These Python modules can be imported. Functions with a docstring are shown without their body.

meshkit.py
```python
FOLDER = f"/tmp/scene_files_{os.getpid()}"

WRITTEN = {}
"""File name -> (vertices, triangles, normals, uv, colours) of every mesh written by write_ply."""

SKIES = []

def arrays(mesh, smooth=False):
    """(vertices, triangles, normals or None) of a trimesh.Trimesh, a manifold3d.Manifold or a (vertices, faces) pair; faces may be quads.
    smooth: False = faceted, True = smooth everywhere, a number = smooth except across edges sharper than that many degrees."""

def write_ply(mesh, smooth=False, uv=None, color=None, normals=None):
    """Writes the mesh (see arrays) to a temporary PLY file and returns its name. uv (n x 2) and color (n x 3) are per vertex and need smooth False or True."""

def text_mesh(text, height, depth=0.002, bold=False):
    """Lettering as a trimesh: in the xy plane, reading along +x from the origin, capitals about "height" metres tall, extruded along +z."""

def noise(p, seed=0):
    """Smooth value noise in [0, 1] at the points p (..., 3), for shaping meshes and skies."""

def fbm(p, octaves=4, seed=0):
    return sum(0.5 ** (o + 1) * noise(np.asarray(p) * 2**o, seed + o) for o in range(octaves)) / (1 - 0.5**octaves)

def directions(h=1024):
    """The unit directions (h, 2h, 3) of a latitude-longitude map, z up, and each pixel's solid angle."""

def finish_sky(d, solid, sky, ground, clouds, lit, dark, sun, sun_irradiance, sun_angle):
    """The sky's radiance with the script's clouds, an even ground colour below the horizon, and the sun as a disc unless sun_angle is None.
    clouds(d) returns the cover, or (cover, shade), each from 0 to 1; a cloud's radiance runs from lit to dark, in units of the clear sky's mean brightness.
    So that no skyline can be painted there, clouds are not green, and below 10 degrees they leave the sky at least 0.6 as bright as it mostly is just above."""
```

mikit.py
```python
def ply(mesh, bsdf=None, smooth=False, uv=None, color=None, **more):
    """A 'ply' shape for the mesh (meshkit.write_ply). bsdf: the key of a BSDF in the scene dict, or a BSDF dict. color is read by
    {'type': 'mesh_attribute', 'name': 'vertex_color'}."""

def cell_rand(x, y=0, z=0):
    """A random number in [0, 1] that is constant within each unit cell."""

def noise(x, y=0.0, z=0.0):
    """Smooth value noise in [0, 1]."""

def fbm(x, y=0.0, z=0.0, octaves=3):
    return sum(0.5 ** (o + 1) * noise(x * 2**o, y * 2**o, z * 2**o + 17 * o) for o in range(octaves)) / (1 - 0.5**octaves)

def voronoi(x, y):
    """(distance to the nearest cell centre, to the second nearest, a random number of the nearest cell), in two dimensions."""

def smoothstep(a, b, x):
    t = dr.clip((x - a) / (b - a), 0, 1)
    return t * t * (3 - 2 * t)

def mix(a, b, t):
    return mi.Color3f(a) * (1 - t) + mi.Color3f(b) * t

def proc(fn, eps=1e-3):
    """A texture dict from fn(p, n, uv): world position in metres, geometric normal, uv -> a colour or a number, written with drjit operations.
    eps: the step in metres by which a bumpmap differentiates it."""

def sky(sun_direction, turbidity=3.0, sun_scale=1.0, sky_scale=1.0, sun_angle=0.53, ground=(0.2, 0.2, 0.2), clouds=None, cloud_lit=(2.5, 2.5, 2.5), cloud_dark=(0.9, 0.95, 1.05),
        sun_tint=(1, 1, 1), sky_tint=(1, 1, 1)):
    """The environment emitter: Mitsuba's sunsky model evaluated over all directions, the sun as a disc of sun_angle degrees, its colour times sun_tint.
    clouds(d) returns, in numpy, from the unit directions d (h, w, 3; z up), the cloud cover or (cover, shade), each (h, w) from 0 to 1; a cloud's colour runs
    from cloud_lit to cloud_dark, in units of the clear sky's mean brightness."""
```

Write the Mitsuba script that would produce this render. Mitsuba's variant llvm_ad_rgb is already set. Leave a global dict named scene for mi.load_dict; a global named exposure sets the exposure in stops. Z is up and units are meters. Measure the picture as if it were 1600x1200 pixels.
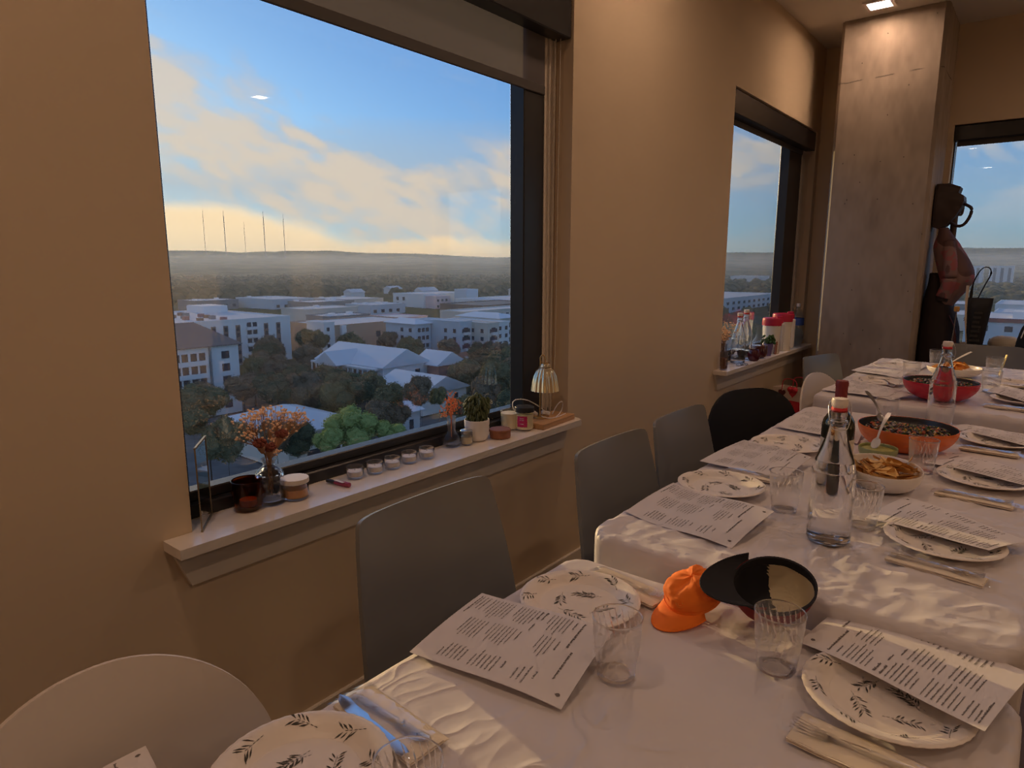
import math
import numpy as np
import trimesh
import manifold3d
import mitsuba as mi
import drjit as dr
import mikit
import meshkit
from shapely.geometry import Polygon, box as sbox

PI = math.pi
T = mi.ScalarTransform4f
scene, labels = {}, {}

# ------------------------------------------------------------------ camera, sky, sun, big lights, exposure
exposure = 0.0
CAM = np.array([0.0, 0.0, 1.35])
FWD = np.array([-0.61654, 0.767086, -0.177362])
UPV = np.array([-0.112176, 0.137389, 0.984145])
scene['camera'] = {'type': 'perspective', 'fov': 75.54, 'fov_axis': 'x', 'near_clip': 0.02, 'far_clip': 30000.0,
                   'to_world': T().look_at(origin=CAM.tolist(), target=(CAM + FWD).tolist(), up=UPV.tolist())}
SUN_AZ, SUN_EL = math.radians(77.0), math.radians(8.8)          # azimuth from +y (north) towards -x (west)
SUN = np.array([-math.sin(SUN_AZ) * math.cos(SUN_EL), math.cos(SUN_AZ) * math.cos(SUN_EL), math.sin(SUN_EL)])


def clouds(d):
    """A slanting cirrus band with feathered tufts, thin grey veil under it, warm haze low in the west: cover and shade per direction."""
    el = np.degrees(np.arcsin(np.clip(d[..., 2], -1, 1)))
    az = np.degrees(np.arctan2(-d[..., 0], d[..., 1]))
    p = np.stack([az * 0.10, el * 0.22, 0 * az], -1)
    w1, w2 = meshkit.fbm(p + 3.1, 4, 5) - 0.5, meshkit.fbm(p + 9.7, 4, 9) - 0.5
    u, v = (66 - az) * 0.906 + (14 - el) * 0.42, (el - 12.3) * 0.906 + (66 - az) * 0.40
    q = np.stack([u * 0.16 + 1.6 * w1, v * 0.36 + 2.2 * w2 - 0.5 * w1, 0 * az], -1)
    big = meshkit.fbm(q + 2.3, 3, 2)
    fine = meshkit.fbm(np.stack([u * 0.42 + v * 0.5 + 3.2 * w1, v * 1.35 - u * 0.2 + 3.6 * w2, 0 * az], -1) + 5.0, 6, 3)
    band = np.exp(-(np.where(v > 0, v / 4.0, v / 4.6)) ** 2) * np.clip((az - 36) / 10, 0.0, 1)
    second = np.exp(-((el - 7.0 - 0.05 * (40 - az)) / 2.7) ** 2) * np.clip((58 - az) / 12, 0, 1)
    second = second * np.clip(0.62 + (az - 5) / 80, 0.62, 0.92)
    streak = np.clip((meshkit.fbm(np.stack([az * 0.055 + 2 * w1, el * 0.62 + 0.05 * az + 2 * w2, 0 * az], -1) + 21, 4, 6) - 0.46) / 0.16, 0, 1) * np.clip((40 - az) / 10, 0, 1) * np.clip(1 - np.abs(el - 6.5) / 5.5, 0, 1)
    high = 0.25 * np.clip(1 - np.abs(el - 24) / 16, 0, 1)
    env = np.maximum(np.maximum(band, second), high)
    s = np.clip((0.42 * big + 0.58 * fine - 0.64 + 0.40 * env) / 0.25, 0, 1) ** 0.8 * np.clip(env * 2.0, 0, 1)
    s = np.maximum(s, 0.75 * streak)
    veil = np.clip(1 - np.abs(el - 6.0) / 5.6, 0, 1) ** 0.6 * np.clip((meshkit.fbm(np.stack([u * 0.09, el * 0.55 + 1.5 * w1, 0 * az], -1) + 7, 4, 4) - 0.16) / 0.16, 0, 1)
    low = np.clip((2.3 + 2.6 * np.clip((az - 50) / 12, 0, 1) + 2.0 * w2 - el) / 1.1, 0, 1) * np.clip((az - 16) / 28, 0.25, 1)
    over = 0.24 * np.clip((el - 19) / 16, 0, 1)
    cover = 1 - (1 - over) * (1 - 0.88 * s) * (1 - 0.82 * veil * np.clip(0.35 + (az - 10) / 60, 0.35, 1)) * (1 - 0.85 * low)
    warm = np.clip(0.46 * s + 1.4 * low, 0, 1)
    shade = np.clip(1 - np.maximum(warm, 0.5 * over) * np.clip(0.45 + (az - 8) / 55, 0.4, 1), 0.0, 1)
    return np.clip(cover, 0, 0.97), shade


scene['sky'] = mikit.sky(SUN.tolist(), turbidity=2.2, sun_scale=3.2, sky_scale=3.5, sun_tint=(1.0, 1.15, 1.55), ground=(0.10, 0.11, 0.10), clouds=clouds,
                         cloud_lit=(4.8, 3.5, 1.95), cloud_dark=(1.75, 2.05, 2.35), sky_tint=(0.72, 1.30, 2.45))
LAMP = (114.0, 73.5, 48.0)                                       # radiance of the recessed ceiling lights


# ------------------------------------------------------------------ helpers
def rgb(c):
    return {'type': 'rgb', 'value': [float(x) for x in c]}


def mat(key, c, rough=0.6, spec=0.4, metal=0.0, two=True, **kw):
    b = {'type': 'principled', 'base_color': c if isinstance(c, dict) else rgb(c), 'roughness': rough, 'specular': spec, **kw}
    if metal:
        b['metallic'] = metal
    scene['m_' + key] = {'type': 'twosided', 'bsdf': b} if two else b


def dif(key, c):
    scene['m_' + key] = {'type': 'twosided', 'bsdf': {'type': 'diffuse', 'reflectance': c if isinstance(c, dict) else rgb(c)}}


def numbered(name):
    if name not in USED:
        USED[name] = 0
        return name
    USED[name] += 1
    return f'{name}_{USED[name]:03d}'


USED = {}


def tag(key, label, cat=None, group=None, kind=None):
    e = labels.setdefault(key, {})
    if label:
        e['label'] = label
    if cat:
        e['category'] = cat
    if group:
        e['group'] = group
    if kind:
        e['kind'] = kind
    return key


def thing(name, label, cat, group=None):
    return tag(numbered(name), label, cat, group)


def add(name, mesh, m, parent=None, smooth=False, label=None, cat=None, group=None, kind=None, to=None, **kw):
    """One entry of the scene; mesh is a mesh or a ready ply dict."""
    key = numbered((parent + '__' if parent else '') + name)
    d = dict(mesh) if isinstance(mesh, dict) else mikit.ply(mesh, 'm_' + m, smooth, **kw)
    if isinstance(mesh, dict) and m:
        d['bsdf'] = {'type': 'ref', 'id': 'm_' + m}
    if to is not None:
        d['to_world'] = to
    scene[key] = d
    if label or cat or group or kind:
        tag(key, label, cat, group, kind)
    return key


def struct(name, mesh, m, parent=None, smooth=False, label=None, **kw):
    k = add(name, mesh, m, parent, smooth, label=label, **kw)
    if not parent:
        tag(k, label, kind='structure')
    return k


def pose(x, y, z, rz=0.0, s=1.0, rx=0.0, ry=0.0):
    t = T().translate([x, y, z]).rotate([0, 0, 1], rz)
    if rx:
        t = t.rotate([1, 0, 0], rx)
    if ry:
        t = t.rotate([0, 1, 0], ry)
    return t.scale(s) if s != 1.0 else t


def cat_(ms):
    return trimesh.util.concatenate([m if isinstance(m, trimesh.Trimesh) else trimesh.Trimesh(*m, process=False) for m in ms])


def bx(x0, x1, y0, y1, z0, z1, c=0.0):
    """Axis box, its edges chamfered by c."""
    if c <= 0:
        m = trimesh.creation.box(extents=[x1 - x0, y1 - y0, z1 - z0])
    else:
        h = np.array([x1 - x0, y1 - y0, z1 - z0]) / 2
        c = min(c, 0.49 * 2 * h.min())
        pts = [(sx * (h[0] - (c if k != 0 else 0)), sy * (h[1] - (c if k != 1 else 0)), sz * (h[2] - (c if k != 2 else 0)))
               for sx in (-1, 1) for sy in (-1, 1) for sz in (-1, 1) for k in range(3)]
        m = trimesh.convex.convex_hull(np.array(pts))
    m.apply_translation([(x0 + x1) / 2, (y0 + y1) / 2, (z0 + z1) / 2])
    return m


def grid(P, closed_u=False, closed_v=False, flip=False):
    """Quads over an (n, m, 3) array of points."""
    n, m = P.shape[:2]
    i, j = np.meshgrid(np.arange(n if closed_u else n - 1), np.arange(m if closed_v else m - 1), indexing='ij')
    i2, j2 = (i + 1) % n, (j + 1) % m
    q = np.stack([i * m + j, i2 * m + j, i2 * m + j2, i * m + j2], -1).reshape(-1, 4)
    f = np.vstack([q[:, [0, 1, 2]], q[:, [0, 2, 3]]])
    if flip:
        f = f[:, ::-1]
    return trimesh.Trimesh(P.reshape(-1, 3), f, process=False)


def sheet(P, t):
    """A closed sheet of thickness t about the (n, m, 3) points."""
    n, m = P.shape[:2]
    N = np.cross(np.gradient(P, axis=0), np.gradient(P, axis=1))
    N /= np.linalg.norm(N, axis=-1, keepdims=True) + 1e-12
    A, B = P + N * t / 2, P - N * t / 2
    a, b = grid(A), grid(B, flip=True)
    ring = [(i, 0) for i in range(n)] + [(n - 1, j) for j in range(1, m)] + [(i, m - 1) for i in range(n - 2, -1, -1)] + [(0, j) for j in range(m - 2, 0, -1)]
    idx = np.array([i * m + j for i, j in ring])
    nx = np.roll(idx, -1)
    o = n * m
    side = np.vstack([np.stack([idx, idx + o, nx], 1), np.stack([nx, idx + o, nx + o], 1)])
    return trimesh.Trimesh(np.vstack([a.vertices, b.vertices]), np.vstack([a.faces, b.faces + o, side]), process=False)


def lathe(prof, n=32, sx=1.0, sy=1.0, wave=None):
    """Revolves (r, z) points; wave(r, z, phi) returns the radius. Points on the axis close it."""
    prof = np.array(prof, float)
    ph = np.arange(n) * 2 * PI / n
    r = np.repeat(prof[:, :1], n, 1)
    if wave is not None:
        r = wave(r, prof[:, 1:2], ph[None, :])
    P = np.stack([r * np.cos(ph) * sx, r * np.sin(ph) * sy, np.repeat(prof[:, 1:2], n, 1)], -1)
    m = grid(P, closed_v=True, flip=True)
    m.merge_vertices()
    m.update_faces(m.nondegenerate_faces())
    return m


def curve(pts, n=24):
    """A smooth (Catmull-Rom) polyline through the points."""
    p = np.array(pts, float)
    q = np.vstack([2 * p[0] - p[1], p, 2 * p[-1] - p[-2]])
    out = []
    per = max(2, n // (len(p) - 1))
    for i in range(1, len(q) - 2):
        for t in np.linspace(0, 1, per, endpoint=False):
            a, b, c, e = q[i - 1], q[i], q[i + 1], q[i + 2]
            out.append(0.5 * (2 * b + (c - a) * t + (2 * a - 5 * b + 4 * c - e) * t * t + (3 * b - a - 3 * c + e) * t ** 3))
    out.append(p[-1])
    return np.array(out)


def tube(pts, r, sides=8, flat=None):
    """A capped tube along a polyline; flat=(rx, rz) makes a strap."""
    p = np.asarray(pts, float)
    t = np.gradient(p, axis=0)
    t /= np.linalg.norm(t, axis=1, keepdims=True) + 1e-12
    a = np.cross(t, [0, 0, 1.0])
    for k in range(len(a)):
        if np.linalg.norm(a[k]) < 1e-3:
            a[k] = a[k - 1] if k else [1.0, 0, 0]
    a /= np.linalg.norm(a, axis=1, keepdims=True)
    b = np.cross(a, t)
    ang = np.arange(sides) * 2 * PI / sides
    rr = np.broadcast_to(r, (len(p),))[:, None, None]
    ra, rb = flat if flat else (1.0, 1.0)
    V = p[:, None] + rr * (ra * np.cos(ang)[None, :, None] * a[:, None] + rb * np.sin(ang)[None, :, None] * b[:, None])
    g = grid(V, closed_v=True)
    n = len(p)
    v = np.vstack([g.vertices, p[:1], p[-1:]])
    k = np.arange(sides)
    cap0 = np.stack([np.full(sides, n * sides), k, (k + 1) % sides], 1)
    cap1 = np.stack([np.full(sides, n * sides + 1), (n - 1) * sides + (k + 1) % sides, (n - 1) * sides + k], 1)
    m = trimesh.Trimesh(v, np.vstack([g.faces, cap0, cap1]), process=False)
    m.fix_normals() if len(m.faces) < 4000 else None
    return m


def prism(poly, h, z=0.0):
    m = trimesh.creation.extrude_polygon(poly if isinstance(poly, Polygon) else Polygon(poly), h, engine='earcut')
    m.apply_translation([0, 0, z])
    return m


def mv(m, x=0, y=0, z=0, rz=0.0, rx=0.0, ry=0.0, s=1.0):
    m = m.copy()
    if s != 1.0:
        m.apply_scale(s)
    for ang, ax in ((rx, [1, 0, 0]), (ry, [0, 1, 0]), (rz, [0, 0, 1])):
        if ang:
            m.apply_transform(trimesh.transformations.rotation_matrix(math.radians(ang), ax))
    m.apply_translation([x, y, z])
    return m


def ball(sub=1, r=1.0):
    return trimesh.creation.icosphere(subdivisions=sub, radius=r)


# ------------------------------------------------------------------ materials
dif('wall', mikit.proc(lambda p, n, uv: mi.Color3f(0.65, 0.535, 0.40) * (0.97 + 0.06 * mikit.fbm(p.x * 3 + p.z * 1.3, p.y * 3, p.z * 2))))
dif('ceiling', (0.66, 0.62, 0.56))
mat('trim', (0.70, 0.65, 0.60), rough=0.19, spec=0.65)
mat('trim_flat', (0.62, 0.57, 0.50), rough=0.6)
mat('frame_black', (0.018, 0.018, 0.02), rough=0.35, spec=0.5)
mat('frame_grey', (0.30, 0.29, 0.28), rough=0.4)


def concrete(p, n, uv):
    g = mikit.fbm(p.x * 5, p.y * 5, p.z * 2.2, 4)
    s = mikit.fbm(p.x * 30, p.y * 30, p.z * 9, 3)
    drip = mikit.fbm(p.x * 14, p.y * 14, p.z * 0.7, 3)
    c = mikit.mix((0.235, 0.195, 0.162), (0.36, 0.305, 0.258), mikit.smoothstep(0.25, 0.75, 0.55 * g + 0.25 * s + 0.2 * drip))
    wob = 0.012 * (mikit.noise(p.x * 18, p.y * 18, 3.0) - 0.5) + 0.03 * (p.x + 0.9)
    line = mikit.smoothstep(0.006, 0.001, dr.abs(p.z - 2.585 - wob)) * mikit.smoothstep(0.25, 0.5, mikit.noise(p.x * 11, p.y * 11, 1.0))
    d1, d2, r = mikit.voronoi((p.x + p.y) * 9, p.z * 7)
    hole = mikit.smoothstep(0.045, 0.02, d1) * mikit.smoothstep(0.72, 0.74, r)
    return c * (1 - 0.55 * line) * (1 - 0.6 * hole)


mat('concrete', mikit.proc(concrete), rough=0.75, spec=0.3)
mat('floor', mikit.proc(lambda p, n, uv: mikit.mix((0.10, 0.065, 0.045), (0.16, 0.11, 0.075), mikit.fbm(p.x * 26, p.y * 1.6, 0.0)) * (0.85 + 0.3 * mikit.cell_rand(dr.floor(p.x / 0.14), dr.floor(p.y / 1.2)))), rough=0.45)
scene['m_pane'] = {'type': 'thindielectric', 'int_ior': 1.5}
scene['m_clear'] = {'type': 'thindielectric', 'int_ior': 1.42}
scene['m_plastic'] = {'type': 'dielectric', 'int_ior': 1.45, 'ext_ior': 1.0}
scene['m_glass'] = {'type': 'dielectric', 'int_ior': 1.5, 'ext_ior': 1.0}
scene['m_blind'] = {'type': 'principledthin', 'base_color': rgb((0.175, 0.165, 0.172)), 'roughness': 0.8, 'diff_trans': 0.5, 'spec_trans': 0.0}
mat('cloth', mikit.proc(lambda p, n, uv: mi.Color3f(0.61, 0.58, 0.60) * (0.97 + 0.05 * mikit.noise(p.x * 9, p.y * 9, p.z * 9))), rough=0.48, spec=0.36, sheen=0.3)


def crease(p, n, uv):
    a, b = mikit.fbm(p.x * 5, p.y * 5, 1.0, 3), mikit.fbm(p.x * 5 + 7.0, p.y * 5, 2.0, 3)
    r1 = 1 - dr.abs(2 * mikit.noise(p.x * 21 + 7 * a, p.y * 14 + 7 * b, 3.0) - 1)
    r2 = 1 - dr.abs(2 * mikit.noise(p.x * 6 + 3 * b, p.y * 30 + 5 * a, 5.0) - 1)
    r3 = 1 - dr.abs(2 * mikit.noise(p.x * 26 + 5 * b, p.y * 5 + 3 * a, 8.0) - 1)
    m = mikit.smoothstep(0.35, 0.65, mikit.noise(p.x * 3.1, p.y * 3.1, 9.0))
    return 0.0019 * r1 * r1 * r1 * r1 * (0.3 + m) + 0.0013 * r2 * r2 * r2 * (1 - m) + 0.0014 * r3 * r3 * r3 * m


scene['m_cloth']['bsdf'] = {'type': 'bumpmap', 'arbitrary': mikit.proc(crease), 'bsdf': scene['m_cloth']['bsdf'], 'scale': 1.0}
mat('wood_table', (0.35, 0.24, 0.15), rough=0.5)
mat('metal', (0.55, 0.54, 0.52), rough=0.3, metal=1.0)
mat('chair_grey', (0.165, 0.168, 0.168), rough=0.30, spec=0.55)
mat('chair_white', (0.60, 0.55, 0.50), rough=0.38, spec=0.45)
mat('chair_black', (0.012, 0.012, 0.014), rough=0.6, spec=0.25)
mat('wood_leg', (0.45, 0.30, 0.17), rough=0.5)

# ------------------------------------------------------------------ room
ZC, XW, YF, XR, YB = 2.97, -1.52, 5.72, 4.2, -3.6
hole1, hole2 = (0.68, 2.265, 0.70, 2.345), (3.93, 5.64, 0.70, 2.36)
wl = Polygon([(YB, 0), (YF, 0), (YF, ZC), (YB, ZC)], [[(h[0], h[2]), (h[1], h[2]), (h[1], h[3]), (h[0], h[3])] for h in (hole1, hole2)])
m = prism(wl, 0.26)                                             # (y, z, depth) -> x = XW - depth
m.vertices = np.stack([XW - m.vertices[:, 2], m.vertices[:, 0], m.vertices[:, 1]], 1)
m.fix_normals()
struct('wall_left', m, 'wall', label='warm beige painted wall with two deep windows')
hole3 = (-0.637, 2.5, 0.70, 2.315)
wf = Polygon([(XW - 0.26, 0), (XR, 0), (XR, ZC), (XW - 0.26, ZC)], [[(hole3[0], hole3[2]), (hole3[1], hole3[2]), (hole3[1], hole3[3]), (hole3[0], hole3[3])]])
m = prism(wf, 0.26)
m.vertices = np.stack([m.vertices[:, 0], YF + m.vertices[:, 2], m.vertices[:, 1]], 1)
m.fix_normals()
struct('wall_far', m, 'wall', label='end wall with the wide window behind the hanging bags')
struct('wall_right', bx(XR, XR + 0.2, YB, YF, 0, ZC), 'wall')
struct('wall_back', bx(XW - 0.26, XR + 0.2, YB - 0.2, YB, 0, ZC), 'wall')
struct('floor', bx(XW - 0.26, XR + 0.2, YB - 0.2, YF + 0.26, -0.2, 0), 'floor')
struct('ceiling', bx(XW - 0.26, XR + 0.2, YB - 0.2, YF + 0.26, ZC, ZC + 0.2), 'ceiling', label='plain painted ceiling')
struct('baseboard_left', bx(XW, XW + 0.014, YB, YF, 0, 0.10, 0.003), 'trim_flat')
struct('baseboard_far', bx(XW, XR, YF - 0.014, YF, 0, 0.10, 0.003), 'trim_flat')
pc = 0.022
px0, px1, py0 = -1.29, -0.672, 5.17
pil = Polygon([(px0 + pc, py0), (px1 - pc, py0), (px1, py0 + pc), (px1, YF), (px0, YF), (px0, py0 + pc)])
struct('concrete_pillar', prism(pil, ZC), 'concrete', label='bare concrete pillar between the two far windows')


def window(i, side, a0, a1, z0, z1, glass_a0, glass_a1, glass_top, fr=0.07):
    """side 'left': along y at x<XW; side 'far': along x at y>YF. Frame bars, pane, each a part."""
    key = f'window_{i}'
    tag(key, None, kind='structure')

    def put(m):
        if side == 'far':
            v = m.vertices.copy()
            m.vertices = np.stack([v[:, 1], YF + (XW - v[:, 0]), v[:, 2]], 1)
            m.fix_normals()
        return m
    xi, xo = XW - 0.08, XW - 0.15
    gz = z0 + 0.088
    struct('bottom_rail', put(cat_([bx(xo, xi, a0, a1, z0, z0 + 0.06, 0.004), bx(xo, xi - 0.022, a0, a1, z0 + 0.06, gz, 0.003)])), 'frame_black', key)
    struct('head_rail', put(bx(xo, xi, a0, a1, z1 - 0.09, z1, 0.004)), 'frame_black', key)
    struct('stile', put(cat_([bx(xo, xi, glass_a1, a1 - 0.075, z0 + 0.06, z1 - 0.09, 0.004)])), 'frame_black', key)
    struct('stile', put(bx(xo, xi, a0, glass_a0, z0 + 0.06, z1 - 0.09, 0.004)), 'frame_black', key)
    tr = cat_([bx(xo, xi, a1 - 0.075, a1, z0, z1, 0.002), bx(xi, xi + 0.010, a1 - 0.058, a1 - 0.052, z0, z1), bx(xi, xi + 0.010, a1 - 0.028, a1 - 0.022, z0, z1)])
    struct('blind_track', put(tr), 'trim_flat', key)
    g = bx(-1.662, -1.660, glass_a0 - 0.01, glass_a1 + 0.01, gz - 0.01, z1 - 0.08)
    P = np.array([[[-1.66, glass_a0 - 0.01, gz - 0.01], [-1.66, glass_a1 + 0.01, gz - 0.01]], [[-1.66, glass_a0 - 0.01, z1 - 0.08], [-1.66, glass_a1 + 0.01, z1 - 0.08]]])
    struct('pane', put(grid(P)), 'pane', key)


window(1, 'left', 0.68, 2.265, 0.70, 2.345, 0.72, 2.062, 2.0)
window(2, 'left', 3.93, 5.64, 0.70, 2.36, 3.97, 5.27, 2.2)
window(3, 'far', -0.637, 2.5, 0.70, 2.315, -0.629, 2.36, 2.18)


def sill(y0, y1, name, z=0.725, x1=-1.435, clip=0.02):
    key = numbered(name)
    tag(key, None, kind='structure')
    poly = Polygon([(-1.602, y0 + 0.065), (XW + 0.001, y0 + 0.065), (XW + 0.001, y0), (x1, y0), (x1, y1 - clip), (x1 - 0.03, y1), (-1.602, y1)])
    struct('sill_board', mv(prism(poly, 0.024), z=z - 0.024), 'trim', key)
    ap = Polygon([(y0 + 0.01, z - 0.024), (y1 - 0.01, z - 0.024), (y1 - 0.045, z - 0.125), (y0 + 0.05, z - 0.125)])
    a = prism(ap, 0.016)
    a.vertices = np.stack([XW + a.vertices[:, 2], a.vertices[:, 0], a.vertices[:, 1]], 1)
    a.fix_normals()
    struct('apron', a, 'trim_flat', key)


sill(0.612, 2.262, 'trim_1')
sill(3.82, 5.66, 'trim_2')
tag('trim_3', None, kind='structure')
struct('sill_board', bx(-0.672, 2.55, YF - 0.09, YF + 0.075, 0.701, 0.725, 0.003), 'trim', 'trim_3')


def blind(y0, y1, zt, zv, zb, label, far=False):
    """Roller blind: cassette fascia, cloth, hem bar, cord."""
    t = thing('roller_blind', label, 'window blind')

    def put(m):
        if far:
            v = m.vertices.copy()
            m.vertices = np.stack([v[:, 1], YF + (XW - v[:, 0]), v[:, 2]], 1)
            m.fix_normals()
        return m
    add('fascia', put(bx(-1.598, -1.528, y0 + 0.004, y1 - 0.004, zv, zt - 0.008, 0.004)), 'frame_black', t)
    y1b = y1 - 0.085
    P = np.array([[[-1.594, y0 + 0.02, zb + 0.03], [-1.594, y1b, zb + 0.03]], [[-1.594, y0 + 0.02, zv + 0.01], [-1.594, y1b, zv + 0.01]]])
    bk = add('blind_cloth', put(grid(P)), 'blind', t, label='grey translucent screen cloth')
    add('hem_bar', put(bx(-1.599, -1.590, y0 + 0.02, y1b, zb, zb + 0.034, 0.002)), 'frame_grey_dark', bk)
    if not far:
        c = np.array([[-1.575, y1 - 0.04, zv + 0.01], [-1.578, y1 - 0.042, 1.6], [-1.58, y1 - 0.045, 0.95], [-1.572, y1 - 0.04, 0.90], [-1.565, y1 - 0.035, 0.95], [-1.563, y1 - 0.032, 1.6], [-1.560, y1 - 0.03, zv + 0.01]])
        add('pull_cord', put(tube(curve(c, 40), 0.0016, 6)), 'trim_flat', t, label='thin looped pull cord')
    return t


mat('frame_grey_dark', (0.085, 0.08, 0.08), rough=0.6)
blind(0.68, 2.265, 2.345, 2.20, 1.992, 'dark roller blind partly lowered over the large near window')
blind(3.93, 5.64, 2.36, 2.22, 2.185, 'black roller blind rolled up over the narrow window beside the pillar')
blind(-0.637, 2.5, 2.315, 2.21, 2.178, 'black roller blind rolled up over the far window behind the bags', far=True)


def downlight(x, y, label):
    t = thing('ceiling_light', label, 'ceiling light', 'recessed square ceiling lights')
    fr = trimesh.creation.extrude_polygon(sbox(-0.085, -0.085, 0.085, 0.085).difference(sbox(-0.064, -0.064, 0.064, 0.064)), 0.012, engine='earcut')
    add('trim_ring', mv(fr, x, y, ZC - 0.012), 'trim', t)
    P = np.array([[[-0.064, -0.064, 0], [-0.064, 0.064, 0]], [[0.064, -0.064, 0], [0.064, 0.064, 0]]]) + [x, y, ZC - 0.003]
    g = grid(P)
    if g.face_normals[0][2] > 0:
        g.invert()
    k = add('lens', g, 'ceiling', t, label='glowing square lens')
    scene[k]['emitter'] = {'type': 'area', 'radiance': rgb(LAMP)}


downlight(-1.025, 4.96, 'small square recessed ceiling light in front of the concrete pillar')
for i, (x, y) in enumerate([(-1.025, 2.6), (-1.025, 0.2), (-1.025, -2.2), (0.9, 4.96), (0.9, 2.6), (0.9, 0.2), (0.9, -2.2), (2.9, 3.8), (2.9, 1.4), (2.9, -1.0)]):
    downlight(x, y, 'small square recessed ceiling light out over the long table and room')


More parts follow.
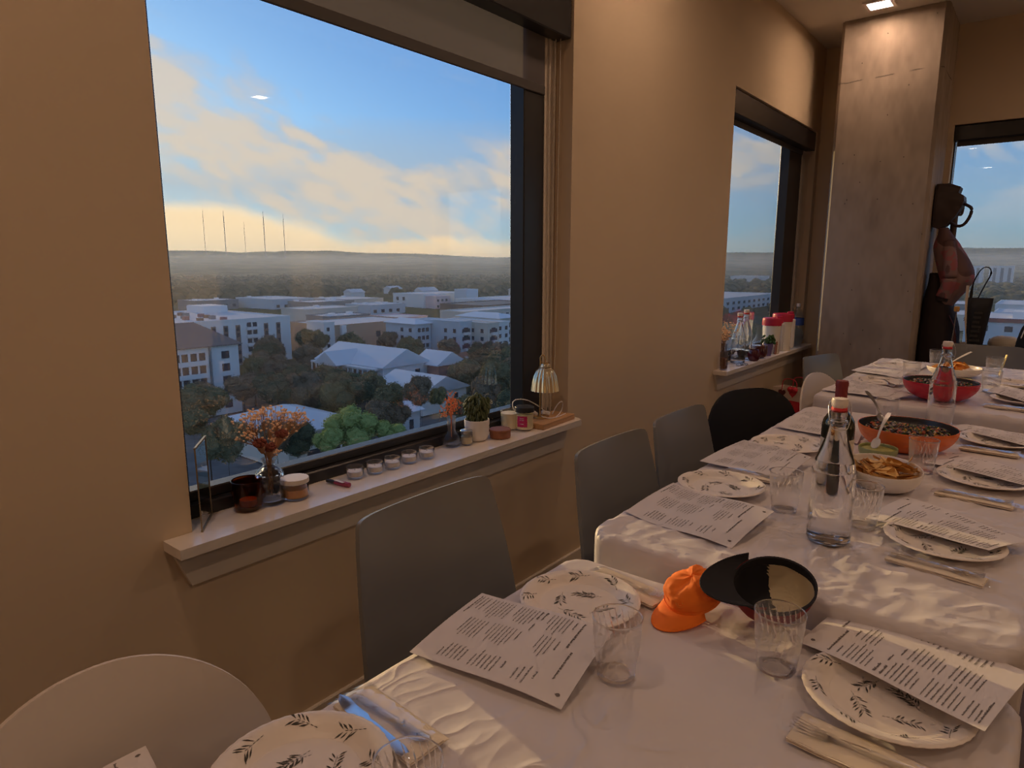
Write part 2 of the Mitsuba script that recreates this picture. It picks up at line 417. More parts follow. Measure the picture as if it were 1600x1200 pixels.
# ------------------------------------------------------------------ tables and cloths
def cloth_mesh(x0, x1, y0, y1, z, drop, seed, rc=0.05, step=0.0125):
    """A tablecloth: top with creases, rounded over the edge, hanging in soft folds."""
    a = np.arange(x0 - drop, x1 + drop + step, step)
    b = np.arange(y0 - drop, y1 + drop + step, step)
    A, B = np.meshgrid(a, b, indexing='ij')
    cx, cy = np.clip(A, x0 + rc, x1 - rc), np.clip(B, y0 + rc, y1 - rc)
    dx, dy = A - cx, B - cy
    L = np.hypot(dx, dy)
    over = np.maximum(L - rc, 0)
    k = np.where(L > 1e-9, np.minimum(L, rc) / np.maximum(L, 1e-9), 0)
    nx, ny = np.where(L > 1e-9, dx / np.maximum(L, 1e-9), 0), np.where(L > 1e-9, dy / np.maximum(L, 1e-9), 0)
    R = 0.012
    ang = np.minimum(over / R, PI / 2)
    out = R * np.sin(ang)
    down = R * (1 - np.cos(ang)) + np.maximum(over - R * PI / 2, 0)
    X, Y = cx + dx * k + nx * out, cy + dy * k + ny * out
    along = np.where(np.abs(nx) > np.abs(ny), B, A)
    hang = np.clip(down / drop, 0, 1)
    fold = (meshkit.fbm(np.stack([along * 7 + seed, hang * 0.8 + seed, nx * 2], -1), 3, seed) - 0.45) * 0.05 * hang
    X, Y = X + nx * np.maximum(fold, -0.004), Y + ny * np.maximum(fold, -0.004)
    p = np.stack([A, B, 0 * A], -1)
    w = meshkit.fbm(p * 5 + seed, 3, seed) - 0.5
    w2 = meshkit.fbm(p * 5 + seed + 40, 3, seed + 7) - 0.5
    q = p.copy()
    q[..., 0] = p[..., 0] * 9 + 3.0 * w
    q[..., 1] = p[..., 1] * 6 + 3.0 * w2
    ridge = 1 - np.abs(2 * meshkit.fbm(q, 3, seed + 1) - 1)
    q2 = p.copy()
    q2[..., 0] = p[..., 0] * 20 + 4.0 * w2
    q2[..., 1] = p[..., 1] * 7 + 4.0 * w
    ridge2 = 1 - np.abs(2 * meshkit.fbm(q2, 2, seed + 3) - 1)
    where = meshkit.fbm(p * 2.2 + seed, 2, seed + 11)
    cre = 0.0046 * np.clip((ridge - 0.72) / 0.28, 0, 1) ** 1.5 * np.clip((where - 0.3) / 0.3, 0.15, 1) + 0.0050 * np.clip((ridge2 - 0.75) / 0.25, 0, 1) * np.clip((where - 0.4) / 0.2, 0, 1)
    lane = 0.003 * np.exp(-((A - (x0 + 0.36 * (x1 - x0)) - 0.01 * w) / 0.006) ** 2) + 0.003 * np.exp(-((A - (x0 + 0.68 * (x1 - x0)) - 0.01 * w2) / 0.006) ** 2)
    bulk = 0.0014 * meshkit.fbm(p * 4 + 3 * seed, 2, seed + 5)
    top = cre + lane * np.clip((where - 0.35) / 0.2, 0, 1) + bulk
    ed = np.clip(1 - down / 0.02, 0, 1)
    Zz = z - down + top * ed - 0.002
    return grid(np.stack([X, Y, Zz], -1))


TZ = (0.70, 0.742, 0.78)
TABLES = [(-0.770, 0.03, -0.62, 1.19, 0.70), (-0.762, 0.03, 1.245, 3.03, 0.742), (-0.762, 0.03, 3.11, 4.62, 0.78)]
TLAB = ['nearest white-draped folding table, its cloth a little lower than the next', 'middle white-draped folding table under the swing-top bottle and orange bowl', 'farthest white-draped folding table under the red bowl']
CLAB = ['creased white tablecloth on the nearest and lowest table', 'white tablecloth on the middle table, its front fold hanging behind the caps', 'white tablecloth on the farthest table in front of the pillar']
for i, (x0, x1, y0, y1, z) in enumerate(TABLES):
    t = thing('folding_table', TLAB[i], 'table', 'tables set end to end')
    add('tabletop', bx(x0 + 0.016, x1 - 0.016, y0 + 0.016, y1 - 0.016, z - 0.04, z - 0.006, 0.006), 'wood_table', t)
    for lx in (x0 + 0.08, x1 - 0.08):
        for ly in (y0 + 0.12, y1 - 0.12):
            add('leg', mv(trimesh.creation.cylinder(0.014, z - 0.04, sections=12), lx, ly, (z - 0.04) / 2), 'metal', t)
    c = add('tablecloth', cloth_mesh(x0, x1, y0, y1, z, 0.24, 3 + 4 * i), 'cloth', smooth=True)
    tag(c, CLAB[i], 'tablecloth', 'white tablecloths')


# ------------------------------------------------------------------ chairs
def shell_mesh(kind, seed=0):
    """One-piece shell seat and back; local: sitter looks along +x, the back at negative x, floor z = 0."""
    pr = {'grey': [(0.235, 0.425, 0.20), (0.22, 0.445, 0.205), (0.12, 0.447, 0.22), (-0.02, 0.437, 0.23), (-0.12, 0.437, 0.235), (-0.175, 0.455, 0.236), (-0.205, 0.50, 0.236), (-0.222, 0.57, 0.232), (-0.240, 0.66, 0.224), (-0.258, 0.75, 0.212), (-0.272, 0.82, 0.201), (-0.278, 0.845, 0.196)],
          'white': [(0.235, 0.425, 0.19), (0.22, 0.445, 0.205), (0.12, 0.447, 0.22), (-0.02, 0.437, 0.225), (-0.12, 0.44, 0.228), (-0.18, 0.465, 0.230), (-0.21, 0.52, 0.230), (-0.23, 0.59, 0.228), (-0.247, 0.66, 0.220), (-0.262, 0.73, 0.210), (-0.274, 0.79, 0.198), (-0.283, 0.832, 0.185)],
          'black': [(0.235, 0.425, 0.19), (0.22, 0.445, 0.205), (0.12, 0.447, 0.22), (-0.02, 0.437, 0.235), (-0.12, 0.44, 0.26), (-0.18, 0.465, 0.285), (-0.21, 0.52, 0.29), (-0.23, 0.59, 0.28), (-0.247, 0.66, 0.26), (-0.262, 0.73, 0.235), (-0.274, 0.785, 0.21), (-0.282, 0.82, 0.195)]}[kind]
    c = curve([(a, b, w) for a, b, w in pr], 132)
    rc, pw = {'grey': (0.060, 9.0), 'white': (0.21, 2.2), 'black': (0.13, 3.0)}[kind]
    u = np.sin(np.linspace(-PI / 2, PI / 2, 41))
    s = np.concatenate([[0], np.cumsum(np.linalg.norm(np.diff(c[:, :2], axis=0), axis=1))])
    tq = np.gradient(c[:, :2], axis=0)
    tq /= np.linalg.norm(tq, axis=1, keepdims=True)
    t = np.linspace(0, 1, 64)
    drop = rc * (1 - np.maximum(1 - np.abs(u) ** pw, 0) ** (1 / pw))
    Sq = t[:, None] * s[-1] - drop[None, :] * np.clip((t[:, None] - 0.55) / 0.45, 0, 1) ** 1.5
    at = lambda y: np.interp(Sq, s, y)
    X0, Z0, W = at(c[:, 0]), at(c[:, 1]), at(c[:, 2])
    W = W - np.where(Sq < 0.05, 0.05 - np.sqrt(np.maximum(0.05 ** 2 - (0.05 - np.minimum(Sq, 0.05)) ** 2, 0)), 0)
    nx_, nz_ = at(tq[:, 1]), at(-tq[:, 0])
    back = np.clip((Z0 - 0.45) / 0.15, 0, 1)
    d = (0.030 * back + 0.022 * (1 - back)) * np.abs(u)[None, :] ** 2.2
    P = np.stack([X0 + nx_ * d, u[None, :] * W, Z0 + nz_ * d], -1)
    return sheet(P, 0.009)


def leg_mesh(sx, sy):
    top = np.array([sx * 0.10, sy * 0.10, 0.432])
    bot = np.array([sx * 0.21, sy * 0.22, 0.0])
    return tube(np.linspace(top, bot, 4), np.linspace(0.016, 0.010, 4), 8)


SHELL = {k: mikit.ply(shell_mesh(k), 'm_chair_' + k, 40) for k in ('grey', 'white', 'black')}
LEGS = [mikit.ply(leg_mesh(sx, sy), 'm_wood_leg', 40) for sx in (-1, 1) for sy in (-1, 1)]


def chair(x, y, rz, kind, label, group=None, s=1.0):
    """(x, y): the middle of the seat; rz: where the sitter faces, in degrees from +x."""
    t = thing('dining_chair', label, 'chair', group)
    M = pose(x, y, 0, rz, s)
    add('shell', SHELL[kind], None, t, to=M)
    for l in LEGS:
        add('leg', l, None, t, to=M)
    return t


G = 'grey shell chairs along the window wall'
chair(-0.765, 0.968, 0, 'grey', 'grey plastic shell chair below the near window sill, nearest of the grey ones', G)
chair(-0.69, 1.635, 0, 'grey', 'grey plastic shell chair by the bare wall, second of the grey ones from the camera', G)
chair(-0.695, 2.10, 0, 'grey', 'grey plastic shell chair partly behind another grey one and next to the black chair', G)
chair(-0.70, 2.66, -24, 'black', 'matt black wide-backed chair between the grey chairs and the gift bag', None, 1.015)
chair(-0.575, 3.36, -14, 'white', 'white shell chair at the far table beside the gift bag')
chair(-0.80, 4.20, -16, 'grey', 'grey shell chair standing farthest along the wall, in front of the pillar', G, 0.96)
chair(-0.635, 0.265, 2, 'white', 'white shell chair nearest the camera, only its rounded back in view')
chair(-0.27, 4.92, -90, 'grey', 'grey shell chair at the far end of the tables, under the bags')


# ------------------------------------------------------------------ the city outside
GZ = -36.65
rng = np.random.default_rng(11)


def ground_fn(p, n, uv):
    g = mikit.fbm(p.x * 0.03, p.y * 0.03, 0.0, 4)
    f = mikit.fbm(p.x * 0.35, p.y * 0.35, 2.0, 3)
    r = dr.sqrt(p.x * p.x + p.y * p.y)
    near = mikit.mix((0.075, 0.085, 0.045), (0.13, 0.115, 0.085), mikit.smoothstep(0.4, 0.65, g))
    paved = mikit.smoothstep(0.56, 0.60, mikit.noise(p.x * 0.028 + 3.0, p.y * 0.028))
    near = mikit.mix(near, (0.17, 0.17, 0.17), paved)
    far = mikit.mix((0.060, 0.075, 0.038), (0.10, 0.11, 0.06), mikit.smoothstep(0.3, 0.7, mikit.fbm(p.x * 0.01, p.y * 0.01, 5.0, 4)))
    return mikit.mix(near, far, mikit.smoothstep(330.0, 520.0, r)) * (0.75 + 0.5 * f)


dif('ground', mikit.proc(ground_fn))
azs = np.radians(np.linspace(-75, 135, 261))
rad = np.concatenate([[3.0], np.geomspace(14, 13000, 150)])
RR, AA = np.meshgrid(rad, azs, indexing='ij')
GX, GY = -RR * np.sin(AA), RR * np.cos(AA)
q = np.stack([GX, GY, 0 * GX], -1)
hz = 7.0 * np.clip((RR - 300) / 400, 0, 1) * (meshkit.fbm(q / 190.0, 3, 3) - 0.4)
hill = np.clip((RR - 1500) / 4200, 0, 1) ** 1.6 * np.clip((13500 - RR) / 6000, 0.2, 1)
hh = 84 + 170 * (meshkit.fbm(q / 1900.0, 4, 8) - 0.42) + 26 * np.exp(-((np.degrees(AA) - 62) / 9) ** 2)
hz = hz + hill * hh + np.clip((RR - 450) / 500, 0, 1) * 5.0 * (meshkit.fbm(q / 34.0, 2, 4) - 0.3)
g = grid(np.stack([GX, GY, GZ - 0.3 + hz], -1))
if g.face_normals[:, 2].mean() < 0:
    g.invert()
struct('ground', g, 'ground', smooth=True, label='rolling wooded land with low hills on the skyline')

# thin evening haze, from the street outwards
hb = [(-14000, -14000), (-14000, 14000), (14000, 14000), (14000, 75), (-75, 75), (-75, -14000)]
haze = prism(Polygon(hb[::-1]), 115.0, GZ - 25)
scene['air'] = mikit.ply(haze, None)
scene['air']['bsdf'] = {'type': 'null'}
scene['air']['interior'] = {'type': 'homogeneous', 'albedo': rgb((0.80, 0.90, 1.0)), 'sigma_t': 2.1e-4, 'phase': {'type': 'hg', 'g': 0.22}}
tag('air', 'thin evening haze over the city', kind='structure')

dif('b_white', (0.80, 0.80, 0.79))
dif('b_cream', (0.68, 0.63, 0.55))
dif('b_tan', (0.50, 0.36, 0.26))
dif('b_pink', (0.78, 0.60, 0.58))
dif('b_blue', (0.60, 0.65, 0.69))
dif('b_brown', (0.27, 0.19, 0.155))
dif('b_brick', (0.42, 0.23, 0.20))
dif('b_grey', (0.28, 0.28, 0.28))
dif('b_dark', (0.06, 0.062, 0.07))
mat('roof_metal', (0.62, 0.66, 0.70), rough=0.45, spec=0.5)
dif('roof_shingle', (0.26, 0.21, 0.19))
dif('roof_white', (0.66, 0.68, 0.70))
dif('roof_red', (0.32, 0.14, 0.12))
mat('b_glass', (0.05, 0.06, 0.075), rough=0.15, spec=0.6)
mat('b_rail', (0.55, 0.55, 0.55), rough=0.6)


def roof_mesh(kind, x0, x1, y0, y1, z, rise, o=0.8):
    x0, x1, y0, y1 = x0 - o, x1 + o, y0 - o, y1 + o
    if kind == 'hip':
        w = min(x1 - x0, y1 - y0) / 2
        if x1 - x0 < y1 - y0:
            r = [((x0 + x1) / 2, y0 + w), ((x0 + x1) / 2, y1 - w)]
        else:
            r = [(x0 + w, (y0 + y1) / 2), (x1 - w, (y0 + y1) / 2)]
    elif kind == 'gable_x':
        r = [(x0, (y0 + y1) / 2), (x1, (y0 + y1) / 2)]
    else:
        r = [((x0 + x1) / 2, y0), ((x0 + x1) / 2, y1)]
    pts = [(x, y, zz) for x in (x0, x1) for y in (y0, y1) for zz in (z - 0.25, z)] + [(a, b, z + rise) for a, b in r]
    return trimesh.convex.convex_hull(np.array(pts))


FOOT = []


def bld(name, label, x0, x1, y0, y1, h, wall, roof=None, rise=3.0, roof_m='roof_shingle', base=0.0, cat='building'):
    """A building on the axes of the street grid; h: eaves above the street."""
    t = thing(name, label, cat)
    FOOT.append((x0, x1, y0, y1))
    z0, z1 = GZ + base, GZ + h
    if roof and roof != 'flat':
        body = cat_([bx(x0, x1, y0, y1, z0, z1)])
        if roof.startswith('gable'):
            body = cat_([body, roof_mesh(roof, x0, x1, y0, y1, z1 - 0.1, rise * 0.97, 0.0)])
        add('wall', body, wall, t)
        add('roof', roof_mesh(roof, x0, x1, y0, y1, z1, rise), roof_m, t)
    else:
        add('wall', bx(x0, x1, y0, y1, z0, z1), wall, t)
        add('roof', cat_([bx(x0 + 0.4, x1 - 0.4, y0 + 0.4, y1 - 0.4, z1 - 0.1, z1 + 0.02)]), roof_m, t)
        add('parapet', cat_([bx(x0 - 0.15, x0 + 0.3, y0 - 0.15, y1 + 0.15, z1 - 0.1, z1 + 0.55), bx(x1 - 0.3, x1 + 0.15, y0 - 0.15, y1 + 0.15, z1 - 0.1, z1 + 0.55),
                             bx(x0, x1, y0 - 0.15, y0 + 0.3, z1 - 0.1, z1 + 0.55), bx(x0, x1, y1 - 0.3, y1 + 0.15, z1 - 0.1, z1 + 0.55)]), wall, t)
    return t


WINPLY = {}


def win(t, face, a, z, w, h, at, name='window', m='b_glass', depth=0.12):
    """One window: dark panes in a pale surround, on the east face (x = at) or the south face (y = at)."""
    k = (face, round(w, 2), round(h, 2), m, depth)
    if k not in WINPLY:
        b = bx(-0.12, depth, -w / 2, w / 2, 0, h) if face == 'e' else bx(-w / 2, w / 2, -depth, 0.12, 0, h)
        WINPLY[k] = mikit.ply(b, 'm_' + m)
    add(name, WINPLY[k], None, t, to=T().translate([at, a, GZ + z] if face == 'e' else [a, at, GZ + z]))


def rows(t, face, at, aa, zz, w, h, **k):
    for z in zz:
        for a in aa:
            win(t, face, a, z, w, h, at, **k)


def part(t, name, x0, x1, y0, y1, za, zb, m):
    return add(name, bx(x0, x1, y0, y1, GZ + za, GZ + zb), m, t)


# A: pale block with the brown hipped roof at the window's left edge
t = bld('apartment_block', 'pale apartment block with a brown hipped roof at the left edge of the near window', -177, -162, 64, 88.2, 18, 'b_white', 'hip', 5.5, 'roof_shingle')
part(t, 'stair_bay', -162, -161.3, 80.3, 80.7, 0, 17.8, 'b_grey')
for z in (1.5, 4.7, 7.9, 11.1, 14.3):
    part(t, 'balcony', -162, -161.2, 70.8, 79.8, z - 0.9, z + 0.2, 'b_white')
    for a in (72.3, 74.3, 76.5, 78.6):
        win(t, 'e', a, z + 0.2, 1.5, 1.9, -162)
    win(t, 'e', 84.6, z + 0.1, 2.0, 1.9, -162)
    win(t, 'e', 68.0, z + 0.1, 1.6, 1.9, -162)

# B: white slab with brown vertical window strips
t = bld('hotel_slab', 'white five-storey slab with brown vertical window strips and a flat white roof', -300, -238, 106, 152.5, 17.2, 'b_white', 'flat', roof_m='roof_white')
for a in (120.5, 125.2, 130.0, 141.7, 147.0):
    part(t, 'window_strip', -238.1, -237.75, a - 0.85, a + 0.85, 0.5, 15.4, 'b_brown')
    for z in (1.0, 4.3, 7.6, 10.9, 13.3):
        win(t, 'e', a, z, 1.2, 1.5, -237.75, depth=0.05)
for z in (0.8, 4.1, 7.4, 10.7, 13.6):
    part(t, 'balcony', -238.1, -236.6, 133.2, 138.4, z - 0.3, z + 0.8, 'b_white')
    for a in (134.6, 137.0):
        win(t, 'e', a, z + 0.7, 1.7, 1.8, -237.9)
for i in range(16):
    x, y = -296 + 3.4 * i, 118 + 9 * (i % 2) + rng.uniform(-2, 2)
    part(t, 'rooftop_unit', x, x + 2.2, y, y + 1.8, 17.2, 17.2 + rng.uniform(0.9, 1.6), ['b_brick', 'b_grey', 'b_brown'][i % 3])
part(t, 'penthouse', -299, -284, 140, 151, 17.2, 20.2, 'b_white')

# C: low flat-roofed sheds behind
for i, (x0, x1, y0, y1, h, w) in enumerate([(-575, -545, 262, 300, 8, 'b_grey'), (-560, -500, 306, 345, 9, 'b_blue'), (-470, -440, 300, 342, 9, 'b_grey'), (-520, -470, 352, 398, 8, 'b_cream'), (-400, -372, 250, 292, 9, 'b_cream'), (-420, -390, 318, 352, 8, 'b_blue'), (-345, -322, 232, 262, 8, 'b_grey')]):
    t = bld('warehouse', ['low grey warehouse farthest to the left behind the white slab', 'long low blue-grey warehouse with a white roof behind the slab', 'low grey flat-roofed hall in the middle distance', 'cream low hall at the edge of the woods', 'cream low flat-roofed hall behind the tan wing', 'small blue-grey low hall beside the woods', 'low grey hall right behind the brown trees'][i], x0, x1, y0, y1, h, w, 'flat', roof_m='roof_white')
    rows(t, 'e', x1, np.arange(y0 + 4, y1 - 2, 7.5), [2.5], 3.0, 2.4)
    for k in range(4):
        x, y = rng.uniform(x0 + 2, x1 - 5), rng.uniform(y0 + 2, y1 - 5)
        part(t, 'rooftop_unit', x, x + 3, y, y + 3, h, h + 1.4, 'b_white')

# D: white stair tower, tan wing
t = bld('stair_tower', 'narrow white tower with four small windows joined to the tan wing', -240, -228, 161.5, 166.6, 14.4, 'b_white', 'flat', roof_m='roof_white')
rows(t, 'e', -228, [163.4], [1.0, 4.4, 7.8, 11.2], 1.3, 1.5)
t = bld('tan_wing', 'long tan office wing with a flat roof between the white tower and the white blocks', -262, -231, 167.2, 214, 12.5, 'b_tan', 'flat', roof_m='roof_white')
part(t, 'pilaster', -231, -229.5, 171.4, 173.8, 0, 12.9, 'b_white')
rows(t, 'e', -231, [192, 199, 206, 211], [2.0, 6.5], 2.4, 2.6)

# K: white three-storey house, J: stepped blue-grey flats
t = bld('white_flats', 'pale pinkish three-storey flats right of the tan wing', -266, -243, 216, 234, 12.3, 'b_pink', 'flat', roof_m='roof_white')
rows(t, 'e', -243, [219, 224, 229, 232.5], [2.0, 5.4, 8.8], 1.6, 1.8)
J = [(-214, -196, 182, 190.5, 14.6, 'b_blue'), (-205, -180, 191, 198, 15.4, 'b_blue'), (-196, -171.5, 198, 205, 14.8, 'b_cream'), (-205, -176, 205, 217, 14.2, 'b_white'), (-206, -181, 217, 228, 15.6, 'b_cream'), (-206, -178, 228, 240, 15.0, 'b_blue')]
JL = ['blue-grey flats with a hipped roof, leftmost of the stepped row', 'blue-grey flats with white balconies, second of the stepped row', 'cream flats with a tall dark balcony recess in the stepped row', 'white flats with a brick ground floor in the stepped row', 'cream flats with balconies towards the right of the stepped row', 'pale blue-grey flats last of the stepped row beside the window frame']
for i, (x0, x1, y0, y1, h, w) in enumerate(J):
    t = bld('stepped_flats', JL[i], x0, x1, y0, y1, h, w, 'hip' if i in (0, 4) else 'flat', 1.8, roof_m='roof_metal')
    aa = np.linspace(y0 + 2, y1 - 2, 3)
    for z in (1.2, 4.4, 7.6, 10.8):
        for j, a in enumerate(aa):
            if i in (1, 2, 4) and j == 1:
                part(t, 'balcony', x1, x1 + 1.2, a - 1.5, a + 1.5, z - 0.4, z + 0.6, 'b_white')
                win(t, 'e', a, z + 0.3, 2.4, 2.2, x1)
            else:
                win(t, 'e', a, z + 0.4, 1.5, 1.6, x1)
    rows(t, 's', y0, [x1 - 3, x1 - 8], [1.6, 4.8, 8.0, 11.2], 1.5, 1.6)
    part(t, 'brick_base', x0, x1 + 0.3, y0 - 0.2, y1, 0, 3.6, 'b_brick')

# the gallery roof with a clerestory, and the white and pink college behind
t = bld('long_office', 'long cream office with a row of small clerestory windows behind the stepped flats', -232, -215, 232, 300, 15.5, 'b_cream', 'flat', roof_m='roof_white')
rows(t, 'e', -215, np.arange(236, 298, 4.6), [12.2], 1.6, 1.8)
t = bld('college', 'white and pink flat-roofed college on the rise in front of the woods', -450, -411, 392, 452, 13, 'b_white', 'flat', roof_m='roof_white')
part(t, 'pink_wing', -411, -399, 394, 412, 0, 12.0, 'b_pink')
rows(t, 'e', -399, [397, 402, 407], [2.5, 7.5], 2.2, 2.0)
rows(t, 's', 392, [-444, -436], [2.5, 7.5], 3.0, 3.0)
t = bld('lift_tower', 'square blue-grey tower block behind the college', -400, -386, 418, 433, 17, 'b_blue', 'flat', roof_m='roof_white')
t = bld('library', 'low white building with a dark long front right of the tower block', -384, -318, 402, 470, 10, 'b_white', 'flat', roof_m='roof_white')
part(t, 'dark_front', -318, -316, 404, 452, 0, 7.5, 'b_grey')
t = bld('brick_hall', 'dark brown hall with a low roof behind the long office', -330, -290, 330, 392, 11, 'b_brown', 'flat', roof_m='b_grey')
t = bld('white_hall', 'small white house alone among the woods', -560, -548, 520, 545, 9, 'b_white', 'gable_y', 4, 'roof_white')
for i, (x, y) in enumerate([(-520, 640), (-470, 690), (-610, 460), (-430, 640), (-660, 560)]):
    t = bld('far_house', ['distant white house above the college roof', 'distant pale house above the library', 'distant pale house among the woods left of the college', 'distant white house near the window frame', 'small distant house deep in the woods'][i], x, x + 14, y, y + 18, 8, 'b_white', 'gable_y', 3.5, 'roof_white')

# E: galleried house, its gable to the east
t = bld('galleried_house', 'grey-roofed house with a two-storey white gallery and a white gable', -177, -146, 122.5, 140, 9, 'b_white', 'gable_x', 4.6, 'roof_metal')
add('porch_gable', roof_mesh('gable_y', -170, -160, 117, 128, GZ + 9, 3.6, 0.4), 'roof_metal', t)
for z in (3.9, 8.2):
    part(t, 'gallery_beam', -177, -147, 119.8, 122.5, z, z + 0.5, 'b_white')
for x in np.linspace(-176.6, -147.4, 14):
    part(t, 'gallery_post', x - 0.18, x + 0.18, 119.8, 120.2, 0, 8.4, 'b_white')
for z in (4.4, 0.5):
    part(t, 'gallery_rail', -177, -147, 119.85, 119.95, z + 0.8, z + 0.95, 'b_white')
for x in np.linspace(-174.5, -149.5, 9):
    win(t, 's', x, 4.9, 1.5, 2.3, 122.5, m='b_brick')
    win(t, 's', x, 0.6, 1.5, 2.3, 122.5, m='b_dark')
rows(t, 'e', -146, [126, 131, 136], [1.4, 5.2], 1.8, 1.9)
part(t, 'side_wing', -150, -141, 140, 150, 0, 8.2, 'b_brick')
add('wing_roof', roof_mesh('gable_x', -151, -140.5, 139, 151, GZ + 8.2, 3.6, 0.5), 'roof_metal', t)

# F, G, H: the nearer roofs
t = bld('blue_roof_house', 'house with a pale blue metal roof and a white gable below the galleried house', -139, -120.5, 113.5, 130, 5.8, 'b_white', 'gable_x', 3.6, 'roof_metal')
rows(t, 'e', -120.5, [118, 122, 126], [3.0], 1.4, 1.4)
part(t, 'dark_porch', -140, -126, 112.4, 113.6, 0, 5.5, 'b_grey')
t = bld('garden_shed', 'small shed with a blue metal roof among the near trees', -120.5, -112, 99, 105, 4.6, 'b_blue', 'gable_y', 1.6, 'roof_metal')
win(t, 'e', 102, 0.4, 1.2, 2.2, -112)
t = bld('carport_house', 'low building with a broad blue metal roof and an open carport, nearest below the window', -128, -106, 66, 82, 7.2, 'b_cream', 'hip', 2.6, 'roof_metal')
part(t, 'carport_opening', -106.1, -105.7, 70, 81, 0.3, 3.3, 'b_dark')
for a in (73.6, 77.4):
    part(t, 'carport_post', -105.8, -105.4, a - 0.15, a + 0.15, 0.2, 3.5, 'b_white')
for i in range(3):
    c = thing('parked_car', ['dark parked car under the carport roof', 'pale parked car beside the carport', 'grey parked car by the shed'][i], 'car')
    cx, cy = [(-102.9, 74.5), (-102.7, 79.2), (-108, 97)][i]
    add('body', bx(cx - 2.1, cx + 2.1, cy - 0.9, cy + 0.9, GZ + 0.35, GZ + 0.95, 0.2), ['b_dark', 'b_white', 'b_grey'][i], c)
    add('cabin', bx(cx - 1.1, cx + 1.2, cy - 0.75, cy + 0.75, GZ + 0.9, GZ + 1.5, 0.25), 'b_glass', c)
t = bld('white_shed', 'small white flat-roofed shed low beside the window frame', -87, -83, 96, 101, 6.5, 'b_white', 'flat', roof_m='roof_white')
t = bld('glass_roof_house', 'house with a pale flat roof at the lower right of the near window', -86, -74, 84, 92, 4.6, 'b_grey', 'flat', roof_m='roof_metal')

# seen through the two farther windows
t = bld('dark_block', 'dark blue-grey flat-roofed block seen through the narrow window', -330, -196, 476, 640, 12, 'b_blue', 'flat', roof_m='roof_white')
rows(t, 'e', -196, np.arange(480, 636, 12), [2.5, 7.0], 5, 2.2)
rows(t, 's', 476, np.arange(-324, -198, 10), [2.5, 7.0], 5, 2.2)
t = bld('road_building', 'white low building beyond the dark block in the narrow window', -560, -500, 1480, 1560, 14, 'b_white', 'flat', roof_m='roof_white')
t = bld('school', 'pale blue building with a red roof edge seen through the far window', -30, 60, 388, 440, 13, 'b_blue', 'flat', roof_m='roof_white')
part(t, 'red_cornice', -30.4, 60.4, 387.4, 388.2, 11.6, 13.4, 'roof_red')
rows(t, 's', 388, [-22, -12.5, -3, 6, 16, 26], [7.2], 3.2, 2.6)
rows(t, 's', 388, [-25, -18, -8, 1, 11, 21], [1.5], 3.0, 2.2)
part(t, 'penthouse', -12, 6, 402, 420, 13, 16, 'b_white')
for i, (x0, x1, y0, y1, h, w) in enumerate([(-60, -30, 470, 520, 9, 'b_cream'), (-24, 30, 480, 540, 10, 'b_white'), (-90, -45, 600, 660, 9, 'b_grey'), (-30, 40, 620, 700, 9, 'b_white')]):
    t = bld('flat_roof_store', ['cream flat-roofed store behind the school, on its left', 'white flat-roofed store right behind the school', 'grey flat-roofed store farther behind the school, on its left', 'white flat-roofed store farthest behind the school'][i], x0, x1, y0, y1, h, w, 'flat', roof_m='roof_white')
    rows(t, 's', y0, np.linspace(x0 + 4, x1 - 4, 4), [3], 4, 2.5)
for i in range(12):
    c = thing('parked_car', 'parked car in the lot in front of the school', 'car', 'cars parked in front of the school')
    cx, cy = -26 + 4.6 * i + rng.uniform(-0.6, 0.6), 372 + 7 * (i % 2)
    m = ['b_white', 'b_dark', 'b_blue', 'b_grey'][i % 4]
    add('body', bx(cx - 0.9, cx + 0.9, cy - 2.1, cy + 2.1, GZ + 0.35, GZ + 0.95, 0.2), m, c)
    add('cabin', bx(cx - 0.75, cx + 0.75, cy - 1.1, cy + 1.2, GZ + 0.9, GZ + 1.5, 0.25), 'b_glass', c)
for i, (x0, x1) in enumerate([(-190, -97), (-88, -52), (-8, 30)]):
    t = bld('tower_block', ['wide white tower block on the horizon right of the hanging coats', 'narrower white tower block on the horizon in the far window', 'white tower block on the horizon at the right edge of the picture'][i], x0, x1, 1500, 1525, 37, 'b_white', 'flat', roof_m='roof_white')
    for x in np.arange(x0 + 6, x1 - 3, 11):
        part(t, 'window_strip', x, x + 4.5, 1499.7, 1500.2, 3, 34, 'b_grey')

# radio masts on the hills
for i, (x, y, h, w) in enumerate([(-4644, 2340, 375, 1.5), (-4583, 2457, 372, 2.2), (-4520, 2571, 300, 1.3), (-4453, 2685, 375, 2.2), (-4382, 2800, 362, 1.8)]):
    k = thing('radio_mast', ['thin radio mast on the hills, leftmost of the five', 'radio mast on the hills, second from the left', 'shortest of the five radio masts on the hills', 'tall radio mast on the hills, second from the right', 'radio mast on the hills, rightmost of the five'][i], 'mast')
    add('lattice', mv(trimesh.creation.cylinder(w, h, sections=6), x, y, GZ + h / 2), 'b_grey', k)
    add('antenna', mv(trimesh.creation.cylinder(w * 0.5, 40, sections=6), x, y, GZ + h + 18), 'b_grey', k)


